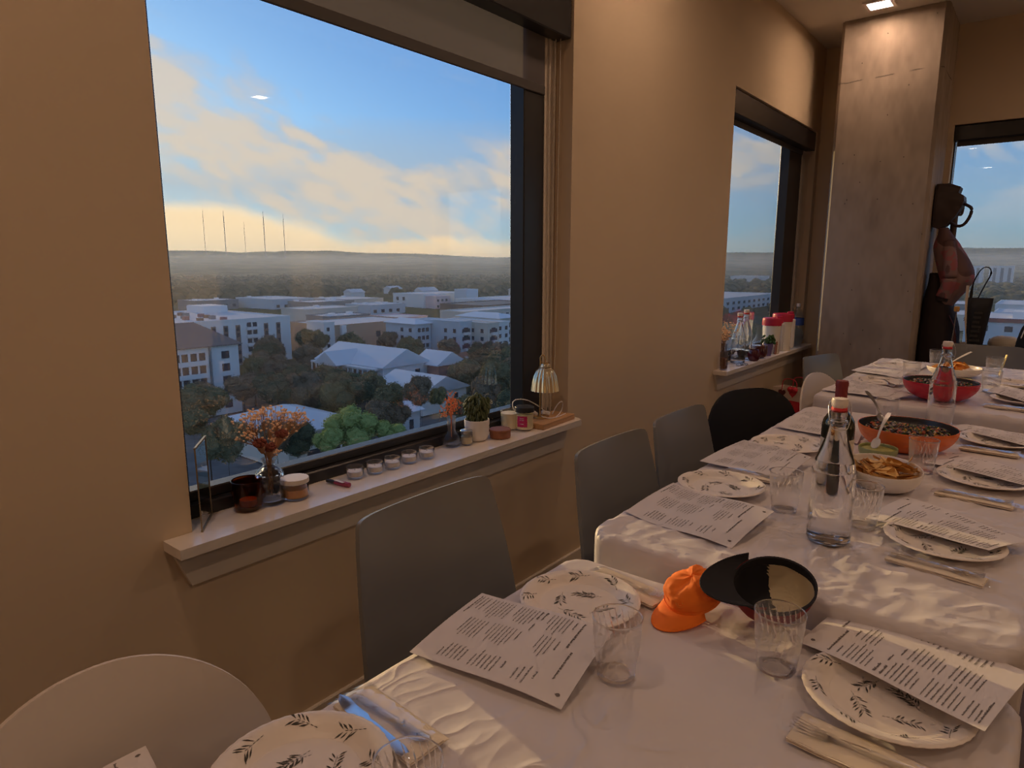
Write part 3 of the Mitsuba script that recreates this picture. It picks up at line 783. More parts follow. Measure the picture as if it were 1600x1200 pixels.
# trees
def crown_mesh(seed, ncard=4200):
    """A lobed crown inside the unit ball and the leaf tufts on it."""
    r = np.random.default_rng(seed)
    lobes = []
    for k in range(9):
        a, e = r.uniform(0, 2 * PI), r.uniform(-0.35, 1.0)
        q = 0.62 * math.sqrt(max(1 - 0.7 * e * e, 0.1)) if k else 0.0
        rad_ = r.uniform(0.34, 0.52) if k else 0.62
        m = ball(2)
        v = m.vertices
        m.vertices = v * (rad_ * (0.8 + 0.7 * (meshkit.fbm(v * 2.2 + seed + k, 3, seed + k) - 0.35)))[:, None] + [q * math.cos(a), q * math.sin(a), 0.55 * e if k else 0]
        lobes.append(m)
    m = cat_(lobes)
    pts, fi = trimesh.sample.sample_surface(m, ncard, seed=seed)
    nn = m.face_normals[fi]
    pts = pts + nn * r.uniform(-0.02, 0.11, (ncard, 1))
    a = r.normal(size=(ncard, 3)) + nn * 0.5
    a /= np.linalg.norm(a, axis=1, keepdims=True)
    b = np.cross(a, r.normal(size=(ncard, 3)))
    b /= np.linalg.norm(b, axis=1, keepdims=True)
    s = r.uniform(0.018, 0.044, (ncard, 1))
    V = np.stack([pts - b * s * 0.7, pts + a * s * 1.3, pts + b * s * 0.7, pts - a * s * 1.1], 1).reshape(-1, 3)
    i = np.arange(ncard) * 4
    return m, trimesh.Trimesh(V, np.vstack([np.stack([i, i + 1, i + 2], 1), np.stack([i, i + 2, i + 3], 1)]), process=False)


CROWNS = [crown_mesh(s) for s in (3, 8, 14, 21)]
GREENS = {'olive': (0.165, 0.155, 0.085), 'dark': (0.092, 0.112, 0.068), 'brown': (0.19, 0.15, 0.10), 'bright': (0.30, 0.36, 0.12)}
for k, c in GREENS.items():
    dif('leaf_' + k, c)
dif('bark', (0.10, 0.075, 0.055))
CP = {(i, k): [mikit.ply(a, 'm_leaf_' + k), mikit.ply(b, 'm_leaf_' + k)] for i, (a, b) in enumerate(CROWNS) for k in GREENS}
TRUNK = mikit.ply(mv(trimesh.creation.cone(0.10, 2.2, sections=8), 0, 0, -1.9), 'm_bark')


def tree(x, y, ztop, w, kind, label, group=None, n=None):
    t = thing('tree', label, 'tree', group)
    h = 0.95 * w * rng.uniform(0.95, 1.25)
    zc = ztop - h * 0.85
    M = T().translate([x, y, zc]).rotate([0, 0, 1], float(rng.uniform(0, 360))).scale([w, w, h])
    i = int(rng.integers(4))
    add('crown', CP[i, kind][0], None, t, to=M)
    add('leaves', CP[i, kind][1], None, t, to=M, kind='stuff')
    zb = zc - h * 0.5
    Mt = T().translate([x, y, GZ]).scale([w * 0.6, w * 0.6, (zb - GZ) / 2.2]).translate([0, 0, 1.9])
    add('trunk', TRUNK, None, t, to=Mt)


TREES = [(-94.5, 45.8, -15.6, 3.7), (-85.4, 43.9, -19.4, 3.5), (-90.7, 42.0, -18.5, 2.7), (-165.2, 93.9, -23.9, 5.2), (-158.9, 96.7, -24.3, 5.1), (-147.3, 96.3, -24.6, 5.7), (-147.3, 80.7, -24.4, 4.6), (-118.3, 87.5, -22.2, 4.7), (-116.1, 88.5, -22.5, 4.9), (-104.4, 89.2, -23.0, 3.9), (-131.8, 87.2, -23.5, 5.3), (-133.2, 79.6, -22.7, 4.4), (-90.5, 84.7, -19.6, 3.1), (-90.8, 90.2, -22.4, 2.1), (-115.4, 137.5, -22.8, 5.0), (-104.6, 123.7, -22.4, 5.2), (-104.5, 131.6, -22.3, 4.9), (-91.4, 118.9, -25.7, 4.4), (-98.9, 112.7, -24.5, 4.4), (-171.5, 158.3, -26.0, 7.8), (-165.8, 152.4, -24.7, 6.2), (-132.7, 142.2, -25.8, 5.4), (-186.2, 125.4, -24.4, 5.2), (-207.8, 138.9, -22.0, 4.2), (-96.8, 79.9, -24.4, 3.5), (-91.8, 97.3, -24.8, 3.1), (-83.1, 104.0, -24.1, 3.6), (-77.9, 98.0, -24.7, 2.9), (-102.5, 88.6, -26.0, 3.7), (-101.6, 65.1, -26.4, 3.7), (-101.1, 60.8, -25.4, 3.3), (-133.7, 107.6, -26.0, 4.6), (-147.3, 166.6, -24.6, 5.2), (-131.2, 157.5, -24.4, 5.0), (-136.9, 65.2, -23.4, 3.8),
         (-150, 108, -27, 5.0), (-142, 114, -28, 4.0), (-160, 112, -27.5, 4.4), (-128, 92, -25.5, 4.6), (-170, 104, -26.5, 5.0), (-185, 110, -25.0, 5.5), (-200, 118, -24.5, 5.6), (-214, 128, -24, 5.6), (-196, 150, -25, 5.5), (-210, 160, -25, 5.0), (-188, 172, -26, 5.0), (-178, 182, -27, 5.0), (-160, 186, -27, 5.0), (-150, 180, -26, 5.2), (-138, 172, -26, 5.0), (-120, 150, -26, 4.6), (-112, 160, -26, 4.6), (-98, 146, -26, 4.5), (-92, 134, -26, 4.5), (-205, 176, -25.5, 4.6), (-216, 150, -23.5, 4.6)]
for i, (x, y, zt, w) in enumerate(TREES):
    kind = ('olive' if i < 3 else ['brown', 'olive', 'dark', 'olive', 'brown', 'dark'][i % 6])
    lab = {'olive': 'olive-green tree among the buildings below the near window', 'brown': 'brownish autumn tree among the buildings below the near window', 'dark': 'dark green tree among the buildings below the near window'}[kind]
    if i < 3:
        lab = ['olive tree in front of the block with the brown hipped roof', 'olive tree low at the left edge behind the leaning panel', 'smaller olive tree half cut by the left edge of the near window'][i]
    if i >= 3:
        near_ = min(((-169, 76, 'the block with the brown hipped roof'), (-238, 130, 'the white slab with brown strips'), (-228, 165, 'the narrow white tower'), (-232, 195, 'the tan office wing'), (-243, 225, 'the pale pinkish flats'), (-180, 205, 'the stepped flats'),
                     (-162, 131, 'the galleried house'), (-130, 122, 'the blue-roofed house with the white gable'), (-116, 102, 'the small blue-roofed shed'), (-117, 74, 'the low house with the carport'), (-82, 92, 'the small white shed by the window frame')), key=lambda q_: math.hypot(q_[0] - x, q_[1] - y))
        side = ('in front of ' if x > near_[0] else 'behind ') + near_[2]
        lab = {'olive': 'olive-green', 'brown': 'brownish autumn', 'dark': 'dark green'}[kind] + f' tree {side}, ' + ('to its left' if y < near_[1] else 'to its right')
    tree(x, y, zt, w, kind, lab, None if i < 3 else {'olive': 'olive trees below the window', 'brown': 'brownish trees below the window', 'dark': 'dark green trees below the window'}[kind])
tree(-89.0, 67.6, -22.6, 4.8, 'bright', 'big fresh-green sunlit tree just above the sill, largest of the bright three')
tree(-88.0, 62.0, -24.3, 2.6, 'bright', 'fresh-green sunlit tree above the sill, left of the big bright one')
tree(-86.0, 72.9, -25.2, 2.9, 'bright', 'fresh-green sunlit tree above the sill, right of the big bright one')

# the woods beyond, too many to count
b0 = ball(0)
vv, ff = [], []
n = 5200
r_ = np.sqrt(rng.uniform(430 ** 2, 2600 ** 2, n * 2)) * rng.uniform(0.55, 1.0, n * 2)
a_ = np.radians(rng.uniform(-25, 95, n * 2))
ok = (r_ > 480) & ~((-np.sin(a_) * r_ > -600) & (-np.sin(a_) * r_ < -300) & (np.cos(a_) * r_ < 480)) & ~((np.abs(-np.sin(a_) * r_) < 110) & (np.cos(a_) * r_ < 740)) & ~((-np.sin(a_) * r_ > -345) & (-np.sin(a_) * r_ < -180) & (np.cos(a_) * r_ < 660))
for (x0, x1, y0, y1) in FOOT:
    tx, ty = -np.sin(a_) * r_, np.cos(a_) * r_
    ok &= ~((tx > x0 - 14) & (tx < x1 + 14) & (ty > y0 - 14) & (ty < y1 + 14))
r_, a_ = r_[ok][:n], a_[ok][:n]
for k in range(len(r_)):
    w = rng.uniform(5, 9.5)
    p = b0.vertices * rng.uniform(0.8, 1.2, (12, 1)) * [w, w, w * 0.85] + [-np.sin(a_[k]) * r_[k], np.cos(a_[k]) * r_[k], GZ + 4.5]
    vv.append(p)
    ff.append(b0.faces + 12 * k)
wood = trimesh.Trimesh(np.vstack(vv), np.vstack(ff), process=False)
dif('woods', mikit.proc(lambda p, n, uv: mikit.mix((0.060, 0.075, 0.038), (0.13, 0.12, 0.065), mikit.smoothstep(0.35, 0.7, mikit.fbm(p.x * 0.02, p.y * 0.02, 1.0, 3)))))
k = add('distant_woods', wood, 'woods', smooth=True)
tag(k, 'dark woods stretching to the hills beyond the buildings', 'woods', kind='stuff')


# ------------------------------------------------------------------ printed sheets
mat('paper', (0.66, 0.635, 0.655), rough=0.7, spec=0.25)
dif('ink', (0.17, 0.155, 0.16))


def page_marks():
    """The print of one sheet in page units: u from the reader's left, v from the top: rectangles (u0, v0, u1, v1) of letter-like marks."""
    r = np.random.default_rng(5)
    out = []

    def line(u, v, length, hgt, heavy=False, blocky=False):
        x = u
        while x < u + length:
            n = int(r.integers(2, 8))
            for _ in range(n):
                lw = hgt * (r.uniform(0.5, 0.75) if not blocky else r.uniform(0.6, 0.9)) * 1.3
                if x + lw > u + length + 0.01:
                    return
                tall = r.choice([0.62, 0.62, 1.0]) if not blocky else 0.9
                out.append((x, v + hgt * (1 - tall), x + lw * (0.92 if heavy else 0.82), v + hgt))
                if blocky and r.random() < 0.7:
                    out[-1] = (x, v, x + lw * 0.82, v + hgt * 0.35)
                    out.append((x + lw * 0.5, v + hgt * 0.3, x + lw * 0.8, v + hgt))
                x += lw
            x += hgt * 0.55

    def block(u, v, n, w, blocky=False, pitch=0.0265):
        for i in range(n):
            ln = w * (r.uniform(0.72, 1.0) if i < n - 1 else r.uniform(0.4, 0.8))
            if blocky:
                line(u + w - ln, v + i * pitch * 1.12, ln, 0.0105, blocky=True)
            else:
                line(u, v + i * pitch, ln, 0.0085)
    line(0.05, 0.165, 0.36, 0.0145, True)
    line(0.45, 0.120, 0.33, 0.0135, True)
    line(0.07, 0.215, 0.10, 0.011)
    line(0.38, 0.225, 0.11, 0.011)
    line(0.77, 0.225, 0.08, 0.012, blocky=True)
    block(0.05, 0.255, 6, 0.27)
    block(0.36, 0.265, 4, 0.28)
    block(0.72, 0.27, 3, 0.20, True, 0.03)
    line(0.05, 0.435, 0.13, 0.0145, True)
    line(0.05, 0.468, 0.13, 0.0145, True)
    line(0.25, 0.455, 0.10, 0.011)
    line(0.40, 0.485, 0.12, 0.011)
    line(0.78, 0.425, 0.07, 0.012, blocky=True)
    block(0.05, 0.50, 6, 0.29)
    block(0.38, 0.525, 7, 0.26)
    block(0.72, 0.475, 6, 0.20, True)
    block(0.05, 0.685, 7, 0.30)
    block(0.39, 0.735, 6, 0.26)
    block(0.72, 0.69, 6, 0.20, True)
    block(0.05, 0.885, 3, 0.27)
    line(0.05, 0.955, 0.30, 0.0105)
    return out


MARKS = np.array(page_marks())


def emblem(u, v, s):
    """A little filled crest: an oval with a pointed foot."""
    a = np.linspace(0, 2 * PI, 14, endpoint=False)
    return np.stack([u + s * 0.8 * np.cos(a), v + s * 0.62 * np.sin(a) + 0.2 * s * (np.abs(np.cos(a)) < 0.4) * (np.sin(a) > 0)], 1)


def sheet_point(C, bulge, u, v):
    u, v = np.asarray(u, float)[..., None], np.asarray(v, float)[..., None]
    P = C[0] * (1 - u) * (1 - v) + C[1] * u * (1 - v) + C[2] * u * v + C[3] * (1 - u) * v
    P = P.copy()
    P[..., 2] += (bulge[0] * np.sin(PI * u) + bulge[1] * np.sin(PI * v) + bulge[2] * np.sin(2 * PI * v))[..., 0]
    return P


def printed_sheet(C, label, bulge=(0.004, 0.004, 0.002), group='printed blessing sheets at the places'):
    C = np.array(C, float)
    C[:, 2] += 0.0015
    t = thing('printed_sheet', label, 'paper sheet', group)
    U, V = np.meshgrid(np.linspace(0, 1, 13), np.linspace(0, 1, 17), indexing='ij')
    S = sheet_point(C, bulge, U, V)
    m = sheet(S, 0.0005)
    pk = add('paper', m, 'paper', t, smooth=40)
    up = np.array([0, 0, 0.0009])
    q = MARKS
    cor = np.stack([q[:, [0, 1]], q[:, [2, 1]], q[:, [2, 3]], q[:, [0, 3]]], 1)
    P = sheet_point(C, bulge, cor[..., 0], cor[..., 1]) + up
    i = np.arange(len(q)) * 4
    f = np.vstack([np.stack([i, i + 2, i + 1], 1), np.stack([i, i + 3, i + 2], 1)])
    parts = [trimesh.Trimesh(P.reshape(-1, 3), f, process=False)]
    for eu, ev in ((0.10, 0.055), (0.90, 0.055)):
        e = emblem(eu, ev, 0.021)
        pe = sheet_point(C, bulge, e[:, 0], e[:, 1]) + up
        k = np.arange(1, len(e) - 1)
        parts.append(trimesh.Trimesh(pe, np.stack([0 * k, k + 1, k], 1), process=False))
    m = cat_(parts)
    if m.face_normals[:, 2].mean() < 0:
        m.invert()
    add('print', m, 'ink', pk, label='small dark printed columns and two round crests', kind='stuff')
    return t


printed_sheet([(-0.265, 1.114, 0.714), (-0.233, 1.340, 0.706), (0.047, 1.232, 0.724), (0.0, 1.009, 0.736)], 'printed sheet lying over the plate at the near right, beside the empty tumbler')
printed_sheet([(-0.523, 0.931, 0.722), (-0.49, 0.726, 0.704), (-0.771, 0.684, 0.706), (-0.79, 0.891, 0.722)], 'printed sheet at the near left, its corner behind the tumbler')
printed_sheet([(-0.452, 1.567, 0.768), (-0.471, 1.344, 0.746), (-0.755, 1.388, 0.748), (-0.729, 1.601, 0.772)], 'printed sheet on the near left corner of the middle table', (0.004, -0.003, 0.004))
printed_sheet([(-0.508, 2.098, 0.770), (-0.524, 1.887, 0.746), (-0.782, 1.90, 0.752), (-0.722, 2.114, 0.785)], 'printed sheet on the left of the middle table, level with the white chip bowl')
printed_sheet([(-0.464, 2.635, 0.768), (-0.452, 2.459, 0.745), (-0.749, 2.524, 0.748), (-0.702, 2.776, 0.775)], 'printed sheet at the left edge of the middle table beside the wine bottle neck')
printed_sheet([(-0.283, 1.698, 0.752), (-0.233, 1.954, 0.746), (0.033, 1.73, 0.768), (-0.035, 1.616, 0.770)], 'printed sheet at the right of the middle table, nearest there, over a plate')
printed_sheet([(-0.244, 2.328, 0.750), (-0.191, 2.535, 0.746), (0.129, 2.271, 0.766), (0.062, 2.17, 0.768)], 'printed sheet right of the orange bowl, running out of the picture')
printed_sheet([(-0.242, 2.888, 0.750), (-0.187, 3.03, 0.747), (0.142, 2.763, 0.766), (0.077, 2.643, 0.768)], 'printed sheet at the far right end of the middle table')
printed_sheet([(-0.399, 3.272, 0.80), (-0.463, 3.161, 0.784), (-0.764, 3.223, 0.786), (-0.698, 3.529, 0.80)], 'printed sheet left of the red bowl at the near edge of the far table')
printed_sheet([(-0.505, 4.076, 0.80), (-0.541, 3.801, 0.784), (-0.788, 3.93, 0.786), (-0.711, 4.241, 0.80)], 'printed sheet jutting over the left edge of the far table')
printed_sheet([(-0.482, 4.355, 0.79), (-0.499, 4.154, 0.784), (-0.69, 4.414, 0.786), (-0.67, 4.60, 0.79)], 'printed sheet at the far left corner of the far table')
printed_sheet([(-0.163, 3.562, 0.800), (-0.12, 3.80, 0.800), (0.153, 3.341, 0.806), (0.092, 3.151, 0.806)], 'printed sheet on the stacked plates right of the red bowl')
printed_sheet([(-0.86, 0.30, 0.724), (-0.72, 0.275, 0.724), (-0.70, 0.05, 0.724), (-0.84, 0.07, 0.724)], 'printed sheet under the bottom edge of the picture, one corner showing by the nearest plate')


# ------------------------------------------------------------------ plates with sprigs
mat('plate', (0.72, 0.67, 0.62), rough=0.4, spec=0.45)
dif('sprig', (0.075, 0.075, 0.07))
PR = np.array([0, 0.03, 0.06, 0.074, 0.083, 0.094, 0.101, 0.108, 0.1135, 0.1155])
PZ = np.array([0.0030, 0.0030, 0.0031, 0.0036, 0.0075, 0.0145, 0.0175, 0.0190, 0.0192, 0.0175])


def plate_z(r):
    return np.interp(r, PR, PZ)


def plate_mesh():
    rr = np.concatenate([np.linspace(0, 0.074, 5), np.linspace(0.0775, 0.1155, 12)])
    top = [(a, plate_z(a)) for a in rr]
    bot = [(a - 0.0002, plate_z(a) - 0.0012) for a in rr[::-1]]
    bot[-1] = (0, bot[-1][1])

    def wave(r, z, ph):
        return r * (1 + 0.004 * np.clip((r - 0.085) / 0.03, 0, 1) * np.cos(44 * ph))
    return lathe(top + bot, 88, wave=wave)


def sprig_mesh():
    r = np.random.default_rng(21)
    V, Fs = [], []

    def quad(a, b, w):
        d = (b - a) / (np.linalg.norm(b - a) + 1e-9)
        n = np.array([-d[1], d[0]]) * w
        pts = [a, a * 0.45 + b * 0.55 + n, b, a * 0.45 + b * 0.55 - n]
        i = len(V)
        V.extend(pts)
        Fs.extend([(i, i + 3, i + 2), (i, i + 2, i + 1)])
    spots = [(0.040, k * 2 * PI / 4 + 0.3) for k in range(5)] + [(0.094, k * 2 * PI / 8) for k in range(8)]
    for rad_, a in spots:
        c = np.array([rad_ * math.cos(a), rad_ * math.sin(a)])
        th = a + r.uniform(0.9, 2.2)
        L = r.uniform(0.042, 0.054) if rad_ < 0.06 else r.uniform(0.028, 0.038)
        p = c - 0.5 * L * np.array([math.cos(th), math.sin(th)])
        bend = r.uniform(-6, 6)
        n = 8 if rad_ < 0.06 else 5
        for k in range(n):
            d = np.array([math.cos(th), math.sin(th)])
            q2 = p + d * L / n
            quad(p, q2, 0.0005)
            for s in (-1, 1):
                if k > 0 and r.random() < 0.9:
                    ang = th + s * r.uniform(0.55, 0.95)
                    st = q2 + 0.0015 * np.array([math.cos(ang), math.sin(ang)])
                    quad(st, st + r.uniform(0.011, 0.018) * np.array([math.cos(ang), math.sin(ang)]), r.uniform(0.0010, 0.0015))
            p = q2
            th += bend * L / n
    V = np.array(V)
    R_ = np.hypot(V[:, 0], V[:, 1])
    k = np.where(R_ > 0.112, 0.112 / np.maximum(R_, 1e-9), 1)
    V = V * k[:, None]
    m = trimesh.Trimesh(np.column_stack([V, plate_z(np.hypot(V[:, 0], V[:, 1])) + 0.0007]), np.array(Fs), process=False)
    keep = m.area_faces > 1e-9
    m.update_faces(keep)
    up = m.face_normals[:, 2] < 0
    f = np.array(m.faces)
    f[up] = f[up][:, ::-1]
    return trimesh.Trimesh(m.vertices, f, process=False)


PLATE, SPRIG = mikit.ply(plate_mesh(), 'm_plate', 30), mikit.ply(sprig_mesh(), 'm_sprig')


def plate(x, y, z, label, rz=0.0):
    t = thing('paper_plate', label, 'plate', 'paper plates printed with sprigs')
    M = pose(x, y, z + 0.0035, rz)
    dk = add('dish', PLATE, None, t, to=M)
    add('sprig_print', SPRIG, None, dk, to=M, label='dark grey printed leaf sprigs', kind='stuff')


plate(-0.122, 1.045, 0.70, 'sprig-patterned paper plate at the near right, half under a printed sheet', 20)
plate(-0.637, 1.002, 0.70, 'sprig-patterned paper plate at the near left behind the tumbler', 75)
plate(-0.668, 0.405, 0.70, 'sprig-patterned paper plate cut by the bottom edge of the picture', 140)
plate(-0.640, 1.712, 0.742, 'sprig-patterned paper plate behind the first sheet on the middle table', 10)
plate(-0.625, 2.255, 0.742, 'sprig-patterned paper plate on the left, behind the second sheet of the middle table', 200)
plate(-0.118, 1.655, 0.742, 'sprig-patterned paper plate nearest on the right of the middle table', 300)
plate(-0.082, 2.235, 0.742, 'sprig-patterned paper plate to the right of the orange bowl', 55)
plate(-0.080, 2.765, 0.742, 'sprig-patterned paper plate at the far right of the middle table', 120)
plate(-0.590, 3.575, 0.78, 'sprig-patterned paper plate on the far table, left of the red bowl', 250)
plate(-0.030, 3.46, 0.78, 'lower paper plate of the stack to the right of the red bowl', 15)
plate(-0.070, 3.93, 0.78, 'sprig-patterned paper plate at the far right of the far table', 330)
plate(-0.615, 4.19, 0.78, 'sprig-patterned paper plate between the two farthest sheets', 100)

# ------------------------------------------------------------------ tumblers
def tumbler_mesh():
    zz = np.linspace(0.002, 0.100, 26)
    outer = [(0.0, 0.0), (0.029, 0.0), (0.0305, 0.0015)] + [(0.0305 + 0.0090 * (z / 0.10), z) for z in zz[1:]]
    inner = [(0.0305 + 0.0090 * (z / 0.10) - 0.0011, z) for z in zz[::-1] if z > 0.006] + [(0.0, 0.006)]

    def wave(r, z, ph):
        a = np.clip((z - 0.012) / 0.03, 0, 1) * np.clip((0.094 - z) / 0.012, 0, 1)
        return r + 0.00085 * a * np.cos(20 * (ph + 6.0 * z)) * (r > 0.02)
    return lathe(outer + inner, 120, wave=wave)


TUMBLER = mikit.ply(tumbler_mesh(), 'm_clear', 50)
ribs = []
for k in range(22):
    zz = np.linspace(0.030, 0.094, 12)
    a = k * 2 * PI / 22 + 7.0 * zz
    rr = 0.0305 + 0.0090 * (zz / 0.10) - 0.0004
    ribs.append(tube(np.stack([rr * np.cos(a), rr * np.sin(a), zz], 1), 0.0013 * np.sin(PI * (zz - 0.028) / 0.068) + 0.0002, 6))
FLUTES = mikit.ply(cat_(ribs), 'm_plastic', 50)
TBASE = mikit.ply(lathe([(0.022, 0.0005), (0.029, 0.0005), (0.0302, 0.002), (0.029, 0.0036), (0.025, 0.0028), (0.022, 0.0005)], 40), 'm_plastic', 40)
TRIM_ = mikit.ply(lathe([(0.0382, 0.0985), (0.0398, 0.0985), (0.0400, 0.1000), (0.0390, 0.1008), (0.0380, 0.1000), (0.0382, 0.0985)], 60), 'm_plastic', 40)


def tumbler(x, y, z, label, rz=0.0):
    t = thing('plastic_tumbler', label, 'tumbler', 'clear swirled plastic tumblers')
    M = pose(x, y, z + 0.0035, rz)
    for n, p in (('cup', TUMBLER), ('fluting', FLUTES), ('base_ring', TBASE), ('rim', TRIM_)):
        add(n, p, None, t, to=M)


tumbler(-0.277, 1.033, 0.70, 'clear swirled tumbler standing alone right of the caps')
tumbler(-0.473, 0.856, 0.70, 'clear swirled tumbler over the corner of the near left sheet', 40)
tumbler(-0.500, 0.437, 0.70, 'clear swirled tumbler cut by the bottom edge of the picture', 80)
tumbler(-0.456, 1.658, 0.742, 'clear swirled tumbler left of the swing-top bottle')
tumbler(-0.281, 1.668, 0.742, 'clear swirled tumbler right of the swing-top bottle', 15)
tumbler(-0.235, 2.235, 0.742, 'clear swirled tumbler in front of the orange bowl', 60)
tumbler(-0.435, 2.86, 0.742, 'clear swirled tumbler behind the orange bowl, by its left spoon', 10)
tumbler(-0.255, 2.845, 0.742, 'clear swirled tumbler in front of the farther swing-top bottle', 35)
tumbler(-0.480, 3.735, 0.78, 'clear swirled tumbler behind the left end of the red bowl', 50)
tumbler(-0.445, 4.37, 0.78, 'clear swirled tumbler at the far left end of the far table', 20)
tumbler(-0.172, 4.18, 0.78, 'clear swirled tumbler at the far right, a yellow straw-like stick in it', 70)
tumbler(-0.155, 3.66, 0.78, 'clear swirled tumbler behind the right end of the red bowl', 5)
mat('yellow', (0.85, 0.72, 0.32), rough=0.5)
k = add('stick', tube([[-0.150, 4.20, 0.79], [-0.128, 4.21, 0.90]], 0.006, 8, flat=(1.6, 0.5)), 'yellow')
tag(k, 'flat yellow stick leaning in the far right tumbler', 'stick')

# ------------------------------------------------------------------ napkin packets with plastic cutlery
mat('napkin', (0.76, 0.68, 0.56), rough=0.7, spec=0.2)


def cutlery_mesh(kind):
    """Local: along +x, 0.165 long, handle at x < 0."""
    x = np.linspace(-0.082, 0.082, 34)
    if kind == 'fork':
        w = np.interp(x, [-0.082, -0.07, -0.03, 0.015, 0.03, 0.042, 0.05], [0.006, 0.0085, 0.006, 0.004, 0.006, 0.011, 0.0125])
    else:
        w = np.interp(x, [-0.082, -0.07, -0.03, 0.01, 0.02, 0.06, 0.075, 0.082], [0.006, 0.0085, 0.007, 0.0055, 0.009, 0.0095, 0.007, 0.002])
    zc = np.interp(x, [-0.082, 0.0, 0.03, 0.05, 0.082], [0.002, 0.004, 0.002, 0.0005, 0.006])
    ms = []

    def strip(xs, ws, zs, y0=0.0):
        u = np.linspace(-1, 1, 5)
        P = np.stack([np.repeat(xs[:, None], 5, 1), y0 + ws[:, None] * u, zs[:, None] + 0.0012 * (1 - u ** 2)], -1)
        return sheet(P, 0.0016)
    if kind == 'fork':
        k = x <= 0.046
        ms.append(strip(x[k], w[k], zc[k]))
        for y0 in (-0.0098, -0.0033, 0.0033, 0.0098):
            xs = np.linspace(0.043, 0.082, 8)
            ms.append(strip(xs, np.linspace(0.0019, 0.0008, 8), np.interp(xs, x, zc), y0))
    else:
        ms.append(strip(x, w, zc))
    return cat_(ms)


FORK, KNIFE = mikit.ply(cutlery_mesh('fork'), 'm_plastic', 40), mikit.ply(cutlery_mesh('knife'), 'm_plastic', 40)


def napkin_mesh(L, W, seed):
    r = np.random.default_rng(seed)
    ms = []
    for k, (dw, z) in enumerate([(0, 0.0015), (0.002, 0.0035), (0.0045, 0.0055)]):
        U, V = np.meshgrid(np.linspace(-L / 2, L / 2, 16), np.linspace(-W / 2, W / 2 - dw * 2, 7), indexing='ij')
        zz = z + 0.0022 * meshkit.fbm(np.stack([U * 25 + seed, V * 25, 0 * U + k], -1), 2, seed)
        ms.append(sheet(np.stack([U, V, zz], -1), 0.0012))
    return cat_(ms)


def sleeve_mesh(L, W, seed):
    U, V = np.meshgrid(np.linspace(-L / 2 - 0.012, L / 2 + 0.02, 40), np.linspace(-W / 2 - 0.004, W / 2 + 0.004, 14), indexing='ij')
    zz = 0.0095 * np.clip(1 - (np.abs(V) / (W / 2 + 0.004)) ** 4, 0, 1) * np.clip((L / 2 + 0.02 - np.abs(U)) / 0.03, 0.1, 1) + 0.0035 * meshkit.fbm(np.stack([U * 60 + seed, V * 40, 0 * U], -1), 3, seed) + 0.0015
    return grid(np.stack([U, V, zz], -1))


NAPS = {}


def packet(x, y, z, rz, label, cut='fork', L=0.165, W=0.062, flip=0):
    t = thing('napkin_packet', label, 'napkin', 'napkin and cutlery packets')
    if (L, W) not in NAPS:
        NAPS[(L, W)] = (mikit.ply(napkin_mesh(L, W, 5), 'm_napkin', 30), mikit.ply(sleeve_mesh(L, W, 5), 'm_clear', True))
    M = pose(x, y, z + 0.0025, rz)
    add('napkin', NAPS[(L, W)][0], None, t, to=M)
    add('sleeve', NAPS[(L, W)][1], None, t, to=M, label='clear crinkled plastic sleeve')
    f = thing('plastic_' + cut, f'clear {cut} on the napkin ' + label.split(' packet ')[-1], cut, 'clear plastic cutlery')
    add('utensil', FORK if cut == 'fork' else KNIFE, None, f, to=pose(x, y, z + 0.012, rz + 180 * flip + 4))


packet(-0.128, 0.900, 0.70, -4, 'cream napkin packet below the near right plate', 'fork', 0.165, 0.075, 1)
packet(-0.600, 1.122, 0.70, -8, 'cream napkin packet between the near left plate and the caps', 'fork', 0.17, 0.07)
packet(-0.665, 0.548, 0.70, -3, 'cream napkin packet beside the tumbler at the bottom edge', 'knife', 0.175, 0.07)
packet(-0.115, 1.505, 0.742, -7, 'cream napkin packet in front of the first right plate of the middle table', 'fork', 0.17, 0.055)
packet(-0.090, 2.045, 0.742, -6, 'cream napkin packet right of the white chip bowl', 'fork', 0.17, 0.06)
packet(-0.092, 2.620, 0.742, -4, 'cream napkin packet at the far right of the middle table', 'fork', 0.16, 0.06)
packet(-0.070, 3.27, 0.78, -4, 'cream napkin packet at the near right edge of the far table', 'fork', 0.16, 0.06)
packet(-0.60, 3.76, 0.78, -6, 'cream napkin packet left of the tumbler on the far table', 'fork', 0.16, 0.06)
packet(-0.60, 1.875, 0.742, -5, 'cream napkin packet under the second sheet of the middle table', 'fork', 0.16, 0.06)
mat('silver', (0.72, 0.74, 0.80), rough=0.18, metal=1.0)
k = add('knife', mv(cutlery_mesh('knife'), -0.672, 0.521, 0.7135, 174), 'silver', smooth=40)
tag(k, 'silver knife lying on the napkin packet at the bottom edge', 'knife')

# ------------------------------------------------------------------ bottles
mat('ceramic', (0.80, 0.74, 0.68), rough=0.25, spec=0.5)
mat('rubber_red', (0.70, 0.05, 0.06), rough=0.5)
scene['m_water_side'] = {'type': 'dielectric', 'int_ior': 1.333, 'ext_ior': 1.5}
scene['m_water_top'] = {'type': 'dielectric', 'int_ior': 1.333, 'ext_ior': 1.0}
SW = [(0.0, 0.003), (0.030, 0.0), (0.041, 0.002), (0.0445, 0.008), (0.0450, 0.02), (0.0450, 0.150), (0.0440, 0.165), (0.0400, 0.183), (0.033, 0.205), (0.0255, 0.228), (0.0200, 0.248), (0.0170, 0.262), (0.0160, 0.266), (0.0185, 0.268), (0.0190, 0.272), (0.0170, 0.275), (0.0158, 0.279), (0.0165, 0.284), (0.0172, 0.292), (0.0165, 0.297), (0.0150, 0.299)]


